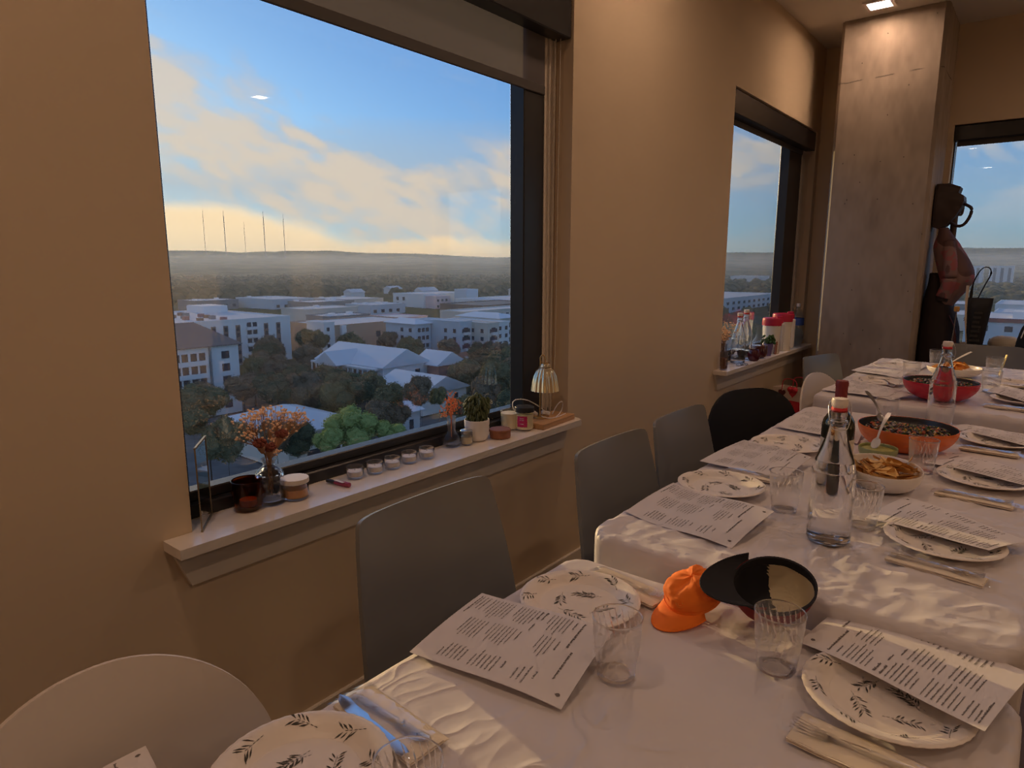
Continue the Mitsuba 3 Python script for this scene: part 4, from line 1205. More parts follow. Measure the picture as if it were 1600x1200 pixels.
def swing_bottle(x, y, z, label, level, s=1.0, group='swing-top water bottles', rz=0.0):
    t = thing('swing_top_bottle', label, 'bottle', group)
    M = pose(x, y, z + 0.003, rz, s)
    wall = 0.0032
    pr = np.array(SW)
    inn = [(max(r - wall, 0.0085), zz) for r, zz in pr if zz > 0.012]
    inn = [(r, zz) for r, zz in inn]
    lv = level
    zs = [a[1] for a in inn]
    rs = [a[0] for a in inn]
    rl = float(np.interp(lv, zs, rs))
    up = [(rl, lv)] + [(r, zz) for r, zz in inn if zz > lv + 0.002]
    outer = curve(SW, 60)
    outer[:, 0] = np.maximum(outer[:, 0], 0)
    outer[0] = (0, 0.003)
    g = lathe([tuple(o) for o in outer] + up[::-1], 64)
    add('glass', g, 'glass', t, smooth=45, to=M)
    low = [(0, 0.009), (0.036, 0.009)] + [(r, zz) for r, zz in inn if 0.014 < zz < lv - 0.001] + [(rl, lv)]
    add('water', lathe(low, 64), 'water_side', t, smooth=45, to=M)
    add('water_surface', lathe([(rl, lv), (0, lv)], 64), 'water_top', t, to=M)
    sk = add('stopper', lathe([(0, 0.297), (0.0125, 0.297), (0.0135, 0.303), (0.0165, 0.308), (0.0172, 0.318), (0.0155, 0.323), (0, 0.3245)], 24), 'ceramic', t, smooth=40, to=M)
    add('gasket', lathe([(0, 0.294), (0.0155, 0.294), (0.0165, 0.298), (0.0155, 0.303), (0, 0.303)], 24), 'rubber_red', sk, smooth=40, to=M, label='red rubber gasket')
    wires = []
    for sg in (-1, 1):
        wires.append(tube(curve([[0, sg * 0.0185, 0.316], [0.004, sg * 0.022, 0.306], [0.016, sg * 0.021, 0.286], [0.020, sg * 0.019, 0.272], [0.010, sg * 0.020, 0.268], [-0.004, sg * 0.0195, 0.270]], 30), 0.0011, 6))
    wires.append(tube([[0, -0.0185, 0.316], [0, 0.0185, 0.316]], 0.0011, 6))
    a = np.linspace(0, 2 * PI, 30)
    wires.append(tube(np.stack([0.0182 * np.cos(a), 0.0182 * np.sin(a), 0 * a + 0.2745], 1), 0.0011, 6))
    wires.append(tube(curve([[0.020, -0.019, 0.272], [0.026, -0.014, 0.262], [0.027, 0, 0.258], [0.026, 0.014, 0.262], [0.020, 0.019, 0.272]], 24), 0.0012, 6))
    add('wire_bail', cat_(wires), 'metal', t, smooth=40, to=M)
    return t


swing_bottle(-0.323, 1.532, 0.742, 'clear swing-top bottle of water, the large one standing nearest on the middle table', 0.262, rz=-70)
swing_bottle(-0.272, 2.968, 0.742, 'clear swing-top bottle of water in front of the red bowl', 0.225, rz=-60)

mat('wine_glass', (0.012, 0.016, 0.010), rough=0.06, spec=0.6)
mat('capsule', (0.20, 0.025, 0.03), rough=0.4, spec=0.5)
mat('label_cream', (0.62, 0.55, 0.44), rough=0.7)
t = thing('wine_bottle', 'dark wine bottle with a red capsule behind the nearest swing-top bottle', 'bottle')
wb = [(0, 0.004), (0.03, 0.0), (0.039, 0.002), (0.041, 0.008), (0.041, 0.175), (0.0385, 0.192), (0.030, 0.207), (0.020, 0.219), (0.0150, 0.232), (0.0142, 0.27), (0.0142, 0.298), (0, 0.298)]
M = pose(-0.402, 1.912, 0.746)
add('glass', lathe(wb, 48), 'wine_glass', t, smooth=40, to=M)
add('capsule', lathe([(0.0146, 0.228), (0.0150, 0.229), (0.0150, 0.284), (0.0163, 0.287), (0.0163, 0.296), (0.0145, 0.3005), (0, 0.3008)], 32), 'capsule', t, smooth=40, to=M, label='red foil capsule')
a = np.radians(np.linspace(-215, 15, 30))
P = np.stack([np.stack([0.0414 * np.cos(a), 0.0414 * np.sin(a), 0 * a + zz], -1) for zz in (0.055, 0.145)], 1)
add('paper_label', sheet(P, 0.0004), 'label_cream', t, smooth=True, to=M, label='cream paper label')

# ------------------------------------------------------------------ bowls, salad, chips, dip
mat('bowl_orange', (0.72, 0.16, 0.035), rough=0.25, spec=0.5)
mat('bowl_red', (0.50, 0.02, 0.05), rough=0.25, spec=0.5)
mat('bowl_inside', (0.03, 0.03, 0.035), rough=0.3, spec=0.5)
mat('bowl_white', (0.78, 0.74, 0.69), rough=0.25, spec=0.5)
mat('bowl_green', (0.30, 0.33, 0.15), rough=0.35, spec=0.5)


def bowl(x, y, z, label, m, mi_, R, H, rb, sx=1.0, sy=1.0, rz=0.0, rim=None):
    t = thing('serving_bowl', label, 'bowl')
    n = 14
    q = np.linspace(0, 1, n)
    ro = rb + (R - rb) * np.sin(q * PI / 2) ** 0.9
    zo = H * (1 - np.cos(q * PI / 2)) ** 0.85
    out = [(0, 0)] + list(zip(ro, zo))
    inn = [(r - 0.0035, max(zz, 0.004) + (0.0005 if k == n - 1 else 0.001)) for k, (r, zz) in enumerate(zip(ro, zo))][::-1] + [(0, 0.005)]
    M = pose(x, y, z + 0.0035, rz)
    add('bowl', lathe(out + [(R, H), (R - 0.0012, H + 0.0022), (R - 0.0026, H + 0.0015)], 64, sx, sy), m, t, smooth=50, to=M)
    add('inside', lathe([(R - 0.0012, H + 0.0022)] + inn, 64, sx, sy), mi_, t, smooth=50, to=M, label=rim)
    return t


bowl(-0.315, 2.495, 0.742, 'orange bowl with a dark inside, full of bean salad', 'bowl_orange', 'bowl_inside', 0.147, 0.078, 0.06, rim='dark inner glaze')
bowl(-0.316, 3.335, 0.78, 'red bowl with a dark inside on the far table', 'bowl_red', 'bowl_inside', 0.142, 0.078, 0.055, rim='dark inner glaze')
bowl(-0.305, 2.035, 0.742, 'white oval bowl of tortilla chips behind the nearest swing-top bottle', 'bowl_white', 'bowl_white', 0.11, 0.052, 0.065, 0.88, 1.16, 20)
bowl(-0.362, 2.292, 0.742, 'small green bowl of guacamole beside the orange bowl', 'bowl_green', 'bowl_green', 0.056, 0.040, 0.03)
bowl(-0.335, 4.10, 0.78, 'cream bowl of orange chips on the far table', 'bowl_white', 'bowl_white', 0.125, 0.045, 0.06)
bowl(-0.275, 3.72, 0.78, 'small green dip bowl behind the red bowl', 'bowl_green', 'bowl_green', 0.052, 0.036, 0.03)

for k_, c in {'bean': (0.030, 0.018, 0.016), 'corn': (0.42, 0.24, 0.05), 'pepper': (0.35, 0.07, 0.03), 'herb': (0.07, 0.12, 0.03), 'onion': (0.42, 0.36, 0.33)}.items():
    mat(k_, c, rough=0.35, spec=0.5)


def salad(x, y, z, R, label, seed):
    r = np.random.default_rng(seed)
    t = thing('bean_salad', label, 'salad')
    tag(t, None, kind='stuff')
    kinds = ['bean', 'corn', 'pepper', 'herb', 'onion']
    P = {k: [] for k in kinds}
    b = ball(1)
    for _ in range(900):
        a, q = r.uniform(0, 2 * PI), math.sqrt(r.uniform(0, 1))
        kk = r.choice(kinds, p=[0.42, 0.2, 0.14, 0.16, 0.08])
        s = {'bean': (0.0075, 0.0048, 0.0045), 'corn': (0.005, 0.0045, 0.004), 'pepper': (0.007, 0.006, 0.0035), 'herb': (0.009, 0.005, 0.0012), 'onion': (0.006, 0.006, 0.003)}[kk]
        m = b.copy()
        m.vertices = m.vertices * s
        m.apply_transform(trimesh.transformations.random_rotation_matrix(r.random(3)))
        hump = 0.012 * (1 - q * q) + 0.006 * math.sin(3 * a) * q + r.uniform(-0.004, 0.004)
        m.apply_translation([x + R * q * math.cos(a), y + R * q * math.sin(a), z + hump])
        P[kk].append(m)
    for k in kinds:
        add(k, cat_(P[k]), k, t, smooth=True, kind='stuff')
    dome = lathe([(R * 0.98, -0.012), (R * 0.8, -0.002), (R * 0.5, 0.005), (0, 0.009)], 40)
    add('dressing', mv(dome, x, y, z), 'bean', t, smooth=True)


salad(-0.315, 2.495, 0.742 + 0.062, 0.122, 'black bean, corn and pepper salad heaped in the orange bowl', 3)
salad(-0.316, 3.335, 0.78 + 0.062, 0.118, 'black bean and herb salad in the red bowl', 4)
mat('guacamole', (0.30, 0.30, 0.10), rough=0.5)
for (x, y, z, lab) in [(-0.362, 2.292, 0.742 + 0.036, 'smooth green guacamole in the small bowl by the orange bowl'), (-0.275, 3.72, 0.78 + 0.032, 'green dip in the small bowl behind the red bowl')]:
    g = lathe([(0.050, -0.006), (0.047, 0.001), (0.036, 0.003), (0.02, 0.0025), (0, 0.005)], 40)
    g.vertices[:, 2] += 0.002 * meshkit.fbm(g.vertices * 70, 2, 2)
    k = add('guacamole', mv(g, x, y, z), 'guacamole', smooth=True)
    tag(k, lab, 'dip')


def chip_mesh(seed):
    r = np.random.default_rng(seed)
    a = np.array([[0.0, 0.034], [-0.031, -0.02], [0.031, -0.02]]) * r.uniform(0.9, 1.1, (3, 1))
    n = 7
    pts, idx, f = [], {}, []
    for i in range(n + 1):
        for j in range(n + 1 - i):
            u, v = i / n, j / n
            p = a[0] * (1 - u - v) + a[1] * u + a[2] * v
            idx[i, j] = len(pts)
            pts.append([p[0], p[1], 9 * p[0] ** 2 - 5 * p[1] ** 2 + 0.004 * math.sin(p[0] * 90 + seed)])
    for i in range(n):
        for j in range(n - i):
            f.append((idx[i, j], idx[i + 1, j], idx[i, j + 1]))
            if j < n - i - 1:
                f.append((idx[i + 1, j], idx[i + 1, j + 1], idx[i, j + 1]))
    top = trimesh.Trimesh(np.array(pts), np.array(f), process=False)
    bot = top.copy()
    bot.vertices[:, 2] -= 0.0014
    bot.invert()
    return cat_([top, bot])


mat('chip', mikit.proc(lambda p, n, uv: mikit.mix((0.60, 0.35, 0.12), (0.80, 0.52, 0.20), mikit.fbm(p.x * 160, p.y * 160, p.z * 160))), rough=0.6)
mat('chip_orange', (0.75, 0.36, 0.08), rough=0.6)
CHIPS = [mikit.ply(chip_mesh(s), 'm_chip', True) for s in range(4)]
r = np.random.default_rng(8)
for cx, cy, cz, R, n, m, lab, grp in [(-0.305, 2.035, 0.742, 0.082, 40, 'chip', 'golden tortilla chip heaped in the white oval bowl', 'tortilla chips in the white bowl'), (-0.335, 4.10, 0.78, 0.085, 22, 'chip_orange', 'orange tortilla chip in the cream bowl on the far table', 'orange chips in the far bowl')]:
    for i in range(n):
        a, q = r.uniform(0, 2 * PI), math.sqrt(r.uniform(0, 1))
        x, y = cx + R * q * math.cos(a) * (0.88 if m == 'chip' else 1), cy + R * q * math.sin(a) * (1.12 if m == 'chip' else 1)
        z = cz + 0.022 + 0.030 * (1 - q * q) + 0.024 * i / n
        k = add('tortilla_chip', CHIPS[i % 4], m, to=pose(x, y, z, r.uniform(0, 360), 1.0, r.uniform(-38, 38), r.uniform(-38, 38)))
        tag(k, lab, 'chip', grp)


def spoon(p0, p1, label, m='silver', wide=0.016, name='serving_spoon', flat=False):
    """From the bowl end p0 to the handle end p1."""
    p0, p1 = np.array(p0, float), np.array(p1, float)
    d = p1 - p0
    t = thing(name, label, 'spoon')
    side = np.cross(d, [0, 0, 1.0])
    side /= np.linalg.norm(side)
    up = np.cross(side, d)
    up /= np.linalg.norm(up)
    s = np.linspace(0.24, 1, 16)
    w = np.interp(s, [0.24, 0.3, 0.6, 0.9, 1.0], [0.004, 0.0028, 0.004, 0.0075, 0.005])
    u = np.linspace(-1, 1, 5)
    P = p0 + d * s[:, None, None] + side * (w[:, None, None] * u[None, :, None]) + up * (0.012 * np.sin(PI * s)[:, None, None] + 0 * u[None, :, None])
    add('handle', sheet(P, 0.0022), m, t, smooth=50)
    b = ball(2)
    L = np.linalg.norm(d) * 0.15
    b.vertices = b.vertices * [L, wide, 0.005]
    b.vertices[:, 2] -= 0.005 * (1 - (b.vertices[:, 0] / L) ** 2 - (b.vertices[:, 1] / wide) ** 2)
    R3 = np.eye(4)
    R3[:3, 0], R3[:3, 1], R3[:3, 2] = d / np.linalg.norm(d), side, up
    b.apply_transform(R3)
    b.apply_translation(p0 + d * 0.12 + up * 0.006)
    add('spoon_bowl', b, m, t, smooth=True)


mat('clear_white', (0.66, 0.64, 0.62), rough=0.2, spec=0.6)
spoon((-0.395, 2.545, 0.812), (-0.470, 2.62, 0.905), 'steel spoon standing in the left of the bean salad')
spoon((-0.372, 2.292, 0.781), (-0.352, 2.37, 0.885), 'bent pale spoon standing in the guacamole', 'clear_white', 0.014)
spoon((-0.395, 3.72, 0.812), (-0.262, 3.95, 0.93), 'pale clear spoon leaning out towards the far chip bowl', 'clear_white', 0.016)
spoon((-0.505, 3.42, 0.803), (-0.60, 3.55, 0.812), 'small silver spoon on the sheet left of the red bowl', 'silver', 0.014)


# ------------------------------------------------------------------ the two caps
mat('cap_orange', (0.86, 0.20, 0.022), rough=0.8, sheen=0.5)
mat('cap_red', (0.16, 0.012, 0.018), rough=0.85, sheen=0.3)
mat('cap_navy', (0.014, 0.015, 0.022), rough=0.8)
mat('lining', (0.62, 0.54, 0.38), rough=0.85)
mat('thread', (0.80, 0.30, 0.06), rough=0.7)


def cap_parts(seed, crush=0.0, tall=0.105):
    """Local: head opening in the plane z = 0, crown up, brim towards +x."""
    th = np.linspace(0, 1, 16)
    ph = np.linspace(0, 2 * PI, 73)
    TH, PH = np.meshgrid(th, ph, indexing='ij')

    def crown(off):
        e = np.sin(TH * PI / 2)
        c = np.cos(TH * PI / 2) ** 0.72
        rx, ry, h = 0.096 - off, 0.079 - off, tall - off
        seam = 0.0012 * (np.abs(np.sin(3 * PH)) - 0.6) * np.sin(TH * PI)
        n = crush * 0.030 * (meshkit.fbm(np.stack([np.cos(PH) * 1.3 + seed, np.sin(PH) * 1.3, TH * 2.2], -1), 3, seed) - 0.5) * np.sin(TH * PI * 0.8)
        X, Y = (rx + seam + n) * c * np.cos(PH), (ry + seam + n) * c * np.sin(PH)
        return np.stack([X, Y, h * e + 0.6 * n], -1)
    out = grid(crown(0.0), flip=True)
    inn = grid(crown(0.0025), flip=False)
    a = np.linspace(0, 2 * PI, 73)
    band = [np.stack([(0.0965 - o) * np.cos(a), (0.0795 - o) * np.sin(a), np.full_like(a, zz)], -1) for o, zz in ((0.0045, 0.026), (0.0045, -0.001), (0.0, -0.002), (-0.0006, 0.008))]
    band = grid(np.stack(band, 0))
    q, s = np.linspace(-1, 1, 31), np.linspace(0, 1, 9)
    Q, S = np.meshgrid(q, s, indexing='ij')
    ang = Q * 1.12
    bx_, by_ = 0.094 * np.cos(ang), 0.078 * np.sin(ang)
    reach = 0.078 * np.cos(Q * PI / 2) ** 0.6
    X, Y = bx_ + reach * S, by_ * (1 + 0.06 * S)
    Zb = -0.002 - 1.9 * Y ** 2 * (0.3 + 0.7 * S) - 0.012 * S
    brim = np.stack([X, Y, Zb], -1)
    top, under = grid(brim + [0, 0, 0.0018]), grid(brim - [0, 0, 0.0018], flip=True)
    return out, inn, band, top, under, brim


def cap(name_lab, A, m_out, m_in, m_band, m_under, seed, crush, emblem_m=None, tall=0.105, lift=0.0):
    t = thing('baseball_cap', name_lab, 'cap')
    out, inn, band, top, under, brim = cap_parts(seed, crush, tall)
    low = min(trimesh.transform_points(m.vertices, A)[:, 2].min() for m in (out, top, band))
    A = A.copy()
    A[2, 3] += 0.7035 + lift - low                                      # it rests on the cloth
    M = T(A)
    ck = add('crown', out, m_out, t, smooth=50, to=M)
    c = inn.vertices[inn.faces].mean(1)
    for nm, sel, mm in (('lining', c[:, 0] < -0.012, m_in), ('front_lining', c[:, 0] >= -0.012, m_under)):
        add(nm, trimesh.Trimesh(inn.vertices, inn.faces[sel], process=False), mm, ck, smooth=50, to=M, label='cloth lining at the back of the crown' if nm == 'lining' else None)
    add('sweatband', band, m_band, ck, smooth=50, to=M)
    bk = add('brim', top, m_out, t, smooth=50, to=M)
    add('underside', under, m_under, bk, smooth=50, to=M)
    edge = np.concatenate([brim[:, -1]])
    add('edge_piping', tube(edge, 0.0021, 6), m_under, bk, smooth=50, to=M)
    b = ball(2, 0.006)
    b.vertices *= [1, 1, 0.5]
    add('button', mv(b, 0, 0, tall + 0.0005), m_out, ck, smooth=True, to=M)
    if emblem_m:
        for k, rr in enumerate((0.012, 0.007)):
            aa = np.linspace(0, 1.8 * PI, 24)
            yy, zz = 0.02 + rr * np.cos(aa), 0.45 * tall + rr * np.sin(aa)
            xx = 0.0965 * np.cos(np.clip(zz / tall, 0, 1) * PI / 2 * 0.62) ** 0.72 * np.sqrt(1 - (yy / 0.079) ** 2) + 0.001
            add('emblem', tube(np.stack([xx, yy, zz], 1), 0.0011, 6), emblem_m, ck, smooth=True, to=M, label='stitched curl emblem')


def frame(o, xax, zax, s=1.0):
    x = np.array(xax, float)
    z = np.array(zax, float)
    x /= np.linalg.norm(x)
    z -= x * (z @ x)
    z /= np.linalg.norm(z)
    y = np.cross(z, x)
    A = np.eye(4)
    A[:3, 0], A[:3, 1], A[:3, 2], A[:3, 3] = x * s, y * s, z * s, o
    return A


# the dark cap lies on its crown, its opening and the underside of the brim turned up
cap('dark red cap lying on its crown, black brim underside and cream lining showing', frame((-0.325, 1.158, 0.79), (-0.78, -0.55, -0.10), (-0.10, 0.47, -0.84), 0.76), 'cap_red', 'lining', 'cap_navy', 'cap_navy', 3, 0.15, lift=0.003)
cap("small orange cap crumpled on the table against the dark cap's brim", frame((-0.460, 1.122, 0.742), (-0.22, -0.95, -0.20), (-0.06, -0.42, 0.90), 0.62), 'cap_orange', 'cap_orange', 'cap_orange', 'cap_orange', 9, 2.2, 'thread', 0.075)


# ------------------------------------------------------------------ things on the near window sill
SZ = 0.7255
mat('brass', (0.72, 0.52, 0.25), rough=0.25, metal=1.0)
scene['m_amber'] = {'type': 'dielectric', 'int_ior': 1.5, 'ext_ior': 1.0, 'specular_transmittance': rgb((0.62, 0.24, 0.05))}
scene['m_smoke'] = {'type': 'thindielectric', 'int_ior': 1.5, 'specular_transmittance': rgb((0.24, 0.26, 0.18))}
mat('wax', (0.80, 0.74, 0.66), rough=0.5, spec=0.4)
mat('wax_orange', (0.72, 0.36, 0.12), rough=0.5)
mat('wax_cream', (0.80, 0.70, 0.46), rough=0.5)
mat('dark_metal', (0.03, 0.03, 0.032), rough=0.35)
mat('lid_pale', (0.66, 0.60, 0.56), rough=0.45)
mat('magenta', (0.55, 0.03, 0.14), rough=0.5)
mat('rust', (0.28, 0.115, 0.065), rough=0.6)
mat('pot_white', (0.78, 0.74, 0.70), rough=0.45)
mat('oak', mikit.proc(lambda p, n, uv: mikit.mix((0.40, 0.22, 0.11), (0.56, 0.34, 0.18), mikit.fbm(p.x * 160, p.y * 9, p.z * 160))), rough=0.5)
mat('plastic_white', (0.74, 0.72, 0.72), rough=0.35)
mat('dry_stem', (0.30, 0.18, 0.10), rough=0.8)
mat('dry_tan', (0.82, 0.58, 0.40), rough=0.9)
mat('dry_rose', (0.19, 0.055, 0.04), rough=0.9)
mat('dry_pod', (0.34, 0.19, 0.12), rough=0.9)
mat('dry_coral', (0.70, 0.26, 0.13), rough=0.9)
mat('succulent', (0.085, 0.115, 0.055), rough=0.5, spec=0.4)
mat('soil', (0.05, 0.035, 0.025), rough=0.9)


def jar_walls(R, H, t=0.003, foot=0.005, flare=0.0, round_=0.006):
    """A thick-walled open glass: profile of a closed solid."""
    return [(0, 0), (R - round_, 0), (R - 0.001, round_ * 0.45), (R, round_), (R + flare, H - 0.002), (R + flare - t / 2, H), (R + flare - t, H - 0.002), (R - t, foot + 0.004), (R - t - 0.003, foot), (0, foot)]


# leaning two-pane glass frame
mat('brass_dull', (0.30, 0.25, 0.17), rough=0.4, metal=0.6)
t = thing('glass_picture_frame', 'two-pane glass picture frame with thin brass edges leaning in the left window corner', 'picture frame')
P0, P1, tilt = np.array([-1.500, 0.694]), np.array([-1.592, 0.765]), 0.030
Wf, Hf = np.linalg.norm(P1 - P0), 0.205
e = (P1 - P0) / Wf
nrm_ = np.array([-e[1], e[0]])
nrm_ = nrm_ if nrm_[1] < 0 else -nrm_
Mf = np.eye(4)
Mf[:3, 0] = [e[0], e[1], 0]
upv = np.array([nrm_[0] * tilt * 0.2, nrm_[1] * tilt * 0.2, 1.0])
upv /= np.linalg.norm(upv)
Mf[:3, 2] = upv
Mf[:3, 1] = np.cross(upv, Mf[:3, 0])
Mf[:3, 3] = [P0[0], P0[1], SZ]
Mt = T(Mf)
add('glass', grid(np.array([[[0, 0, 0.002], [Wf, 0, 0.002]], [[0, 0, Hf], [Wf, 0, Hf]]])), 'smoke', t, to=Mt, label='dim greenish glass')
add('edging', cat_([bx(-0.002, Wf + 0.002, -0.0025, 0.0025, 0, 0.004), bx(-0.002, Wf + 0.002, -0.0025, 0.0025, Hf - 0.003, Hf + 0.001), bx(-0.001, 0.001, -0.0015, 0.0015, 0, Hf), bx(Wf - 0.001, Wf + 0.001, -0.0015, 0.0015, 0, Hf)]), 'brass_dull', t, to=Mt)

t = thing('candle_holder', 'amber brown glass tealight holder at the left of the sill', 'candle holder')
M = pose(-1.553, 0.843, SZ + 0.001)
add('glass', lathe([(0, 0), (0.026, 0), (0.033, 0.008), (0.0352, 0.02), (0.0365, 0.068), (0.0362, 0.0715), (0.0345, 0.0725), (0.0330, 0.070), (0.0318, 0.022), (0.028, 0.011), (0.018, 0.008), (0, 0.008)], 48), 'amber', t, smooth=45, to=M)
add('tealight', lathe([(0, 0.0085), (0.017, 0.0085), (0.019, 0.011), (0.019, 0.024), (0.017, 0.025), (0, 0.0245)], 32), 'wax_orange', t, smooth=40, to=M)

t = thing('glass_vase', 'embossed clear glass vase holding the dried flowers', 'vase')
VP = [(0, 0), (0.029, 0), (0.031, 0.003), (0.0315, 0.010), (0.0315, 0.062), (0.029, 0.074), (0.020, 0.083), (0.0135, 0.088), (0.0135, 0.096), (0.0175, 0.102), (0.0185, 0.104)]
vi = [(0.0160, 0.1035), (0.0115, 0.096), (0.0115, 0.088), (0.018, 0.080), (0.0262, 0.071), (0.0285, 0.060), (0.0285, 0.012), (0.026, 0.008), (0, 0.008)]


def emboss(r, z, ph):
    return r + 0.0007 * (r > 0.0285) * np.clip((z - 0.008) / 0.01, 0, 1) * (np.cos(14 * ph + 420 * z) + np.cos(14 * ph - 420 * z)) * 0.5


vz = curve(VP, 66)
vz[0] = (0, 0)
add('glass', lathe([tuple(o) for o in np.maximum(vz, 0)] + vi, 112, wave=emboss), 'glass', t, smooth=50, to=pose(-1.553, 0.907, SZ + 0.001))
vx, vy = -1.553, 0.907
r = np.random.default_rng(4)


def stems_and_heads(base, heads, rs=0.0007, bend=0.3):
    ms = []
    for h in heads:
        b = np.array(base) + r.normal(0, 0.004, 3) * [1, 1, 0.3]
        mid = b * 0.55 + np.array(h) * 0.45 + [0, 0, bend * 0.08]
        mid[:2] = b[:2] * (1 - 0.25) + np.array(h)[:2] * 0.25
        ms.append(tube(curve([b, mid, h], 10), rs, 4))
    return ms


# baby's breath: sprays of tiny blossoms (left, right, middle of the bunch); along the window = y
ax = np.array([-0.30, 0.954, 0])
spr = [(-0.050, 0.205, 0.020, 46), (-0.012, 0.212, 0.014, 26), (-0.045, 0.172, 0.020, 40), (0.045, 0.196, 0.024, 40), (0.082, 0.180, 0.026, 50), (0.118, 0.168, 0.014, 24), (0.105, 0.182, 0.010, 12), (0.050, 0.150, 0.018, 30), (0.012, 0.178, 0.022, 22), (-0.012, 0.128, 0.012, 18), (0.020, 0.138, 0.012, 18), (0.022, 0.112, 0.010, 14)]
t = thing('dried_babys_breath', "spray of dried tan baby's breath in the embossed vase", 'dried flowers')
bl, st = [], []
b1 = ball(1)
for (a, z, rad_, n) in spr:
    c = np.array([vx, vy, SZ]) + ax * a + [0, 0, z]
    hub = np.array([vx, vy, SZ]) + ax * a * 0.62 + [0, 0, z * 0.62 + 0.035]
    st.append(tube(curve([[vx + r.normal(0, .004), vy + r.normal(0, .004), SZ + 0.03], [vx + ax[0] * a * 0.12, vy + ax[1] * a * 0.12, SZ + 0.105], hub], 12), 0.0008, 5))
    for _ in range(n):
        p = c + r.normal(0, 1, 3) * [rad_ * 0.55, rad_ * 0.62, rad_ * 0.42]
        m = b1.copy()
        m.vertices = m.vertices * r.uniform(0.0021, 0.0036) * [1, 1, 0.75]
        m.apply_translation(p)
        bl.append(m)
        if r.random() < 0.75:
            st.append(tube(curve([hub, (hub + p) / 2 + [0, 0, -0.004], p], 6), 0.00045, 4))
add('stem', cat_(st), 'dry_stem', t, kind='stuff')
add('blossom', cat_(bl), 'dry_tan', t, smooth=True, kind='stuff')
for i, (a, z, lean) in enumerate([(-0.032, 0.150, -0.012), (-0.004, 0.134, 0.0), (0.034, 0.154, 0.014)]):
    f = thing('dried_flower', ['dark dried flower head, left of the three in the vase', 'dark dried flower head, lowest and middle of the three', 'dark dried flower head, right of the three in the vase'][i], 'dried flower')
    top = np.array([vx + 0.024, vy - 0.006, SZ]) + ax * a + [0, 0, z]
    b = np.array([vx, vy, SZ + 0.02]) + r.normal(0, 0.003, 3)
    add('stem', tube(curve([b, np.array([vx, vy, SZ + 0.10]) + ax * a * 0.2, top], 14), 0.0011, 6), 'dry_stem', f)
    d = top - (np.array([vx, vy, SZ + 0.09]) + ax * a * 0.2)
    d /= np.linalg.norm(d)
    add('pod', tube([top - d * 0.030, top - d * 0.018, top - d * 0.004], [0.004, 0.0075, 0.0095], 10), 'dry_pod', f, smooth=40)
    pet = []
    for k in range(46):
        m = b1.copy()
        m.vertices = m.vertices * [0.0042, 0.0026, 0.0042]
        v = r.normal(size=3)
        v /= np.linalg.norm(v)
        m.apply_transform(trimesh.transformations.random_rotation_matrix(r.random(3)))
        m.apply_translation(top + d * 0.003 + v * [0.0115, 0.0115, 0.007])
        pet.append(m)
    add('petals', cat_(pet + [mv(ball(2, 0.009), *top)]), 'dry_rose', f, smooth=True, kind='stuff')

t = thing('jar_candle', 'glass candle with orange wax and a pale lid beside the vase', 'candle')
M = pose(-1.532, 0.968, SZ + 0.001)
add('glass', lathe(jar_walls(0.0325, 0.040, 0.0028, 0.006), 48), 'glass', t, smooth=45, to=M)
add('wax', lathe([(0, 0.0065), (0.0285, 0.0065), (0.0292, 0.009), (0.0292, 0.026), (0.027, 0.027), (0, 0.0265)], 40), 'wax_orange', t, smooth=40, to=M)
add('lid', lathe([(0, 0.0405), (0.0335, 0.0405), (0.0340, 0.0420), (0.0340, 0.0505), (0.0328, 0.0520), (0, 0.0525)], 48), 'lid_pale', t, smooth=40, to=M, label='pale round lid')

t = thing('lip_gloss', 'red lip gloss tube with a black cap lying on the sill', 'lip gloss')
A0, A1 = np.array([-1.572, 1.098, SZ + 0.0075]), np.array([-1.486, 1.113, SZ + 0.0075])
mat('gloss_red', (0.32, 0.03, 0.07), rough=0.15, spec=0.6)
add('tube', tube([A0 * 0.62 + A1 * 0.38, A1 * 0.97 + A0 * 0.03, A1], [0.0072, 0.0072, 0.006], 12), 'gloss_red', t, smooth=40)
add('cap', tube([A0, A0 * 0.95 + A1 * 0.05, A0 * 0.62 + A1 * 0.38], [0.0048, 0.0056, 0.0060], 12), 'dark_metal', t, smooth=40)
add('print', bx(-1.540, -1.500, 1.098, 1.107, SZ + 0.0142, SZ + 0.0150), 'paper', t, label='pale printed strip')

for i, (x, y) in enumerate([(-1.545, 1.178), (-1.537, 1.247), (-1.532, 1.312), (-1.536, 1.386), (-1.530, 1.456)]):
    t = thing('tealight_holder', ['small glass tealight holder, leftmost of the five in a row', 'small glass tealight holder, second of the five in a row', 'small glass tealight holder, middle of the five in a row', 'small glass tealight holder, fourth of the five in a row', 'small glass tealight holder, nearest the little flower vase'][i], 'candle holder', 'glass tealight holders in a row')
    M = pose(x, y, SZ + 0.001)
    add('glass', lathe(jar_walls(0.0225, 0.031, 0.0026, 0.0055, 0.0015), 40), 'glass', t, smooth=45, to=M)
    add('wax', lathe([(0, 0.006), (0.0185, 0.006), (0.0190, 0.008), (0.0190, 0.0185), (0.0175, 0.0195), (0, 0.0190)], 32), 'wax', t, smooth=40, to=M)
    add('wick', mv(trimesh.creation.cylinder(0.0006, 0.006, sections=6), 0, 0, 0.0215), 'dark_metal', t, to=M)

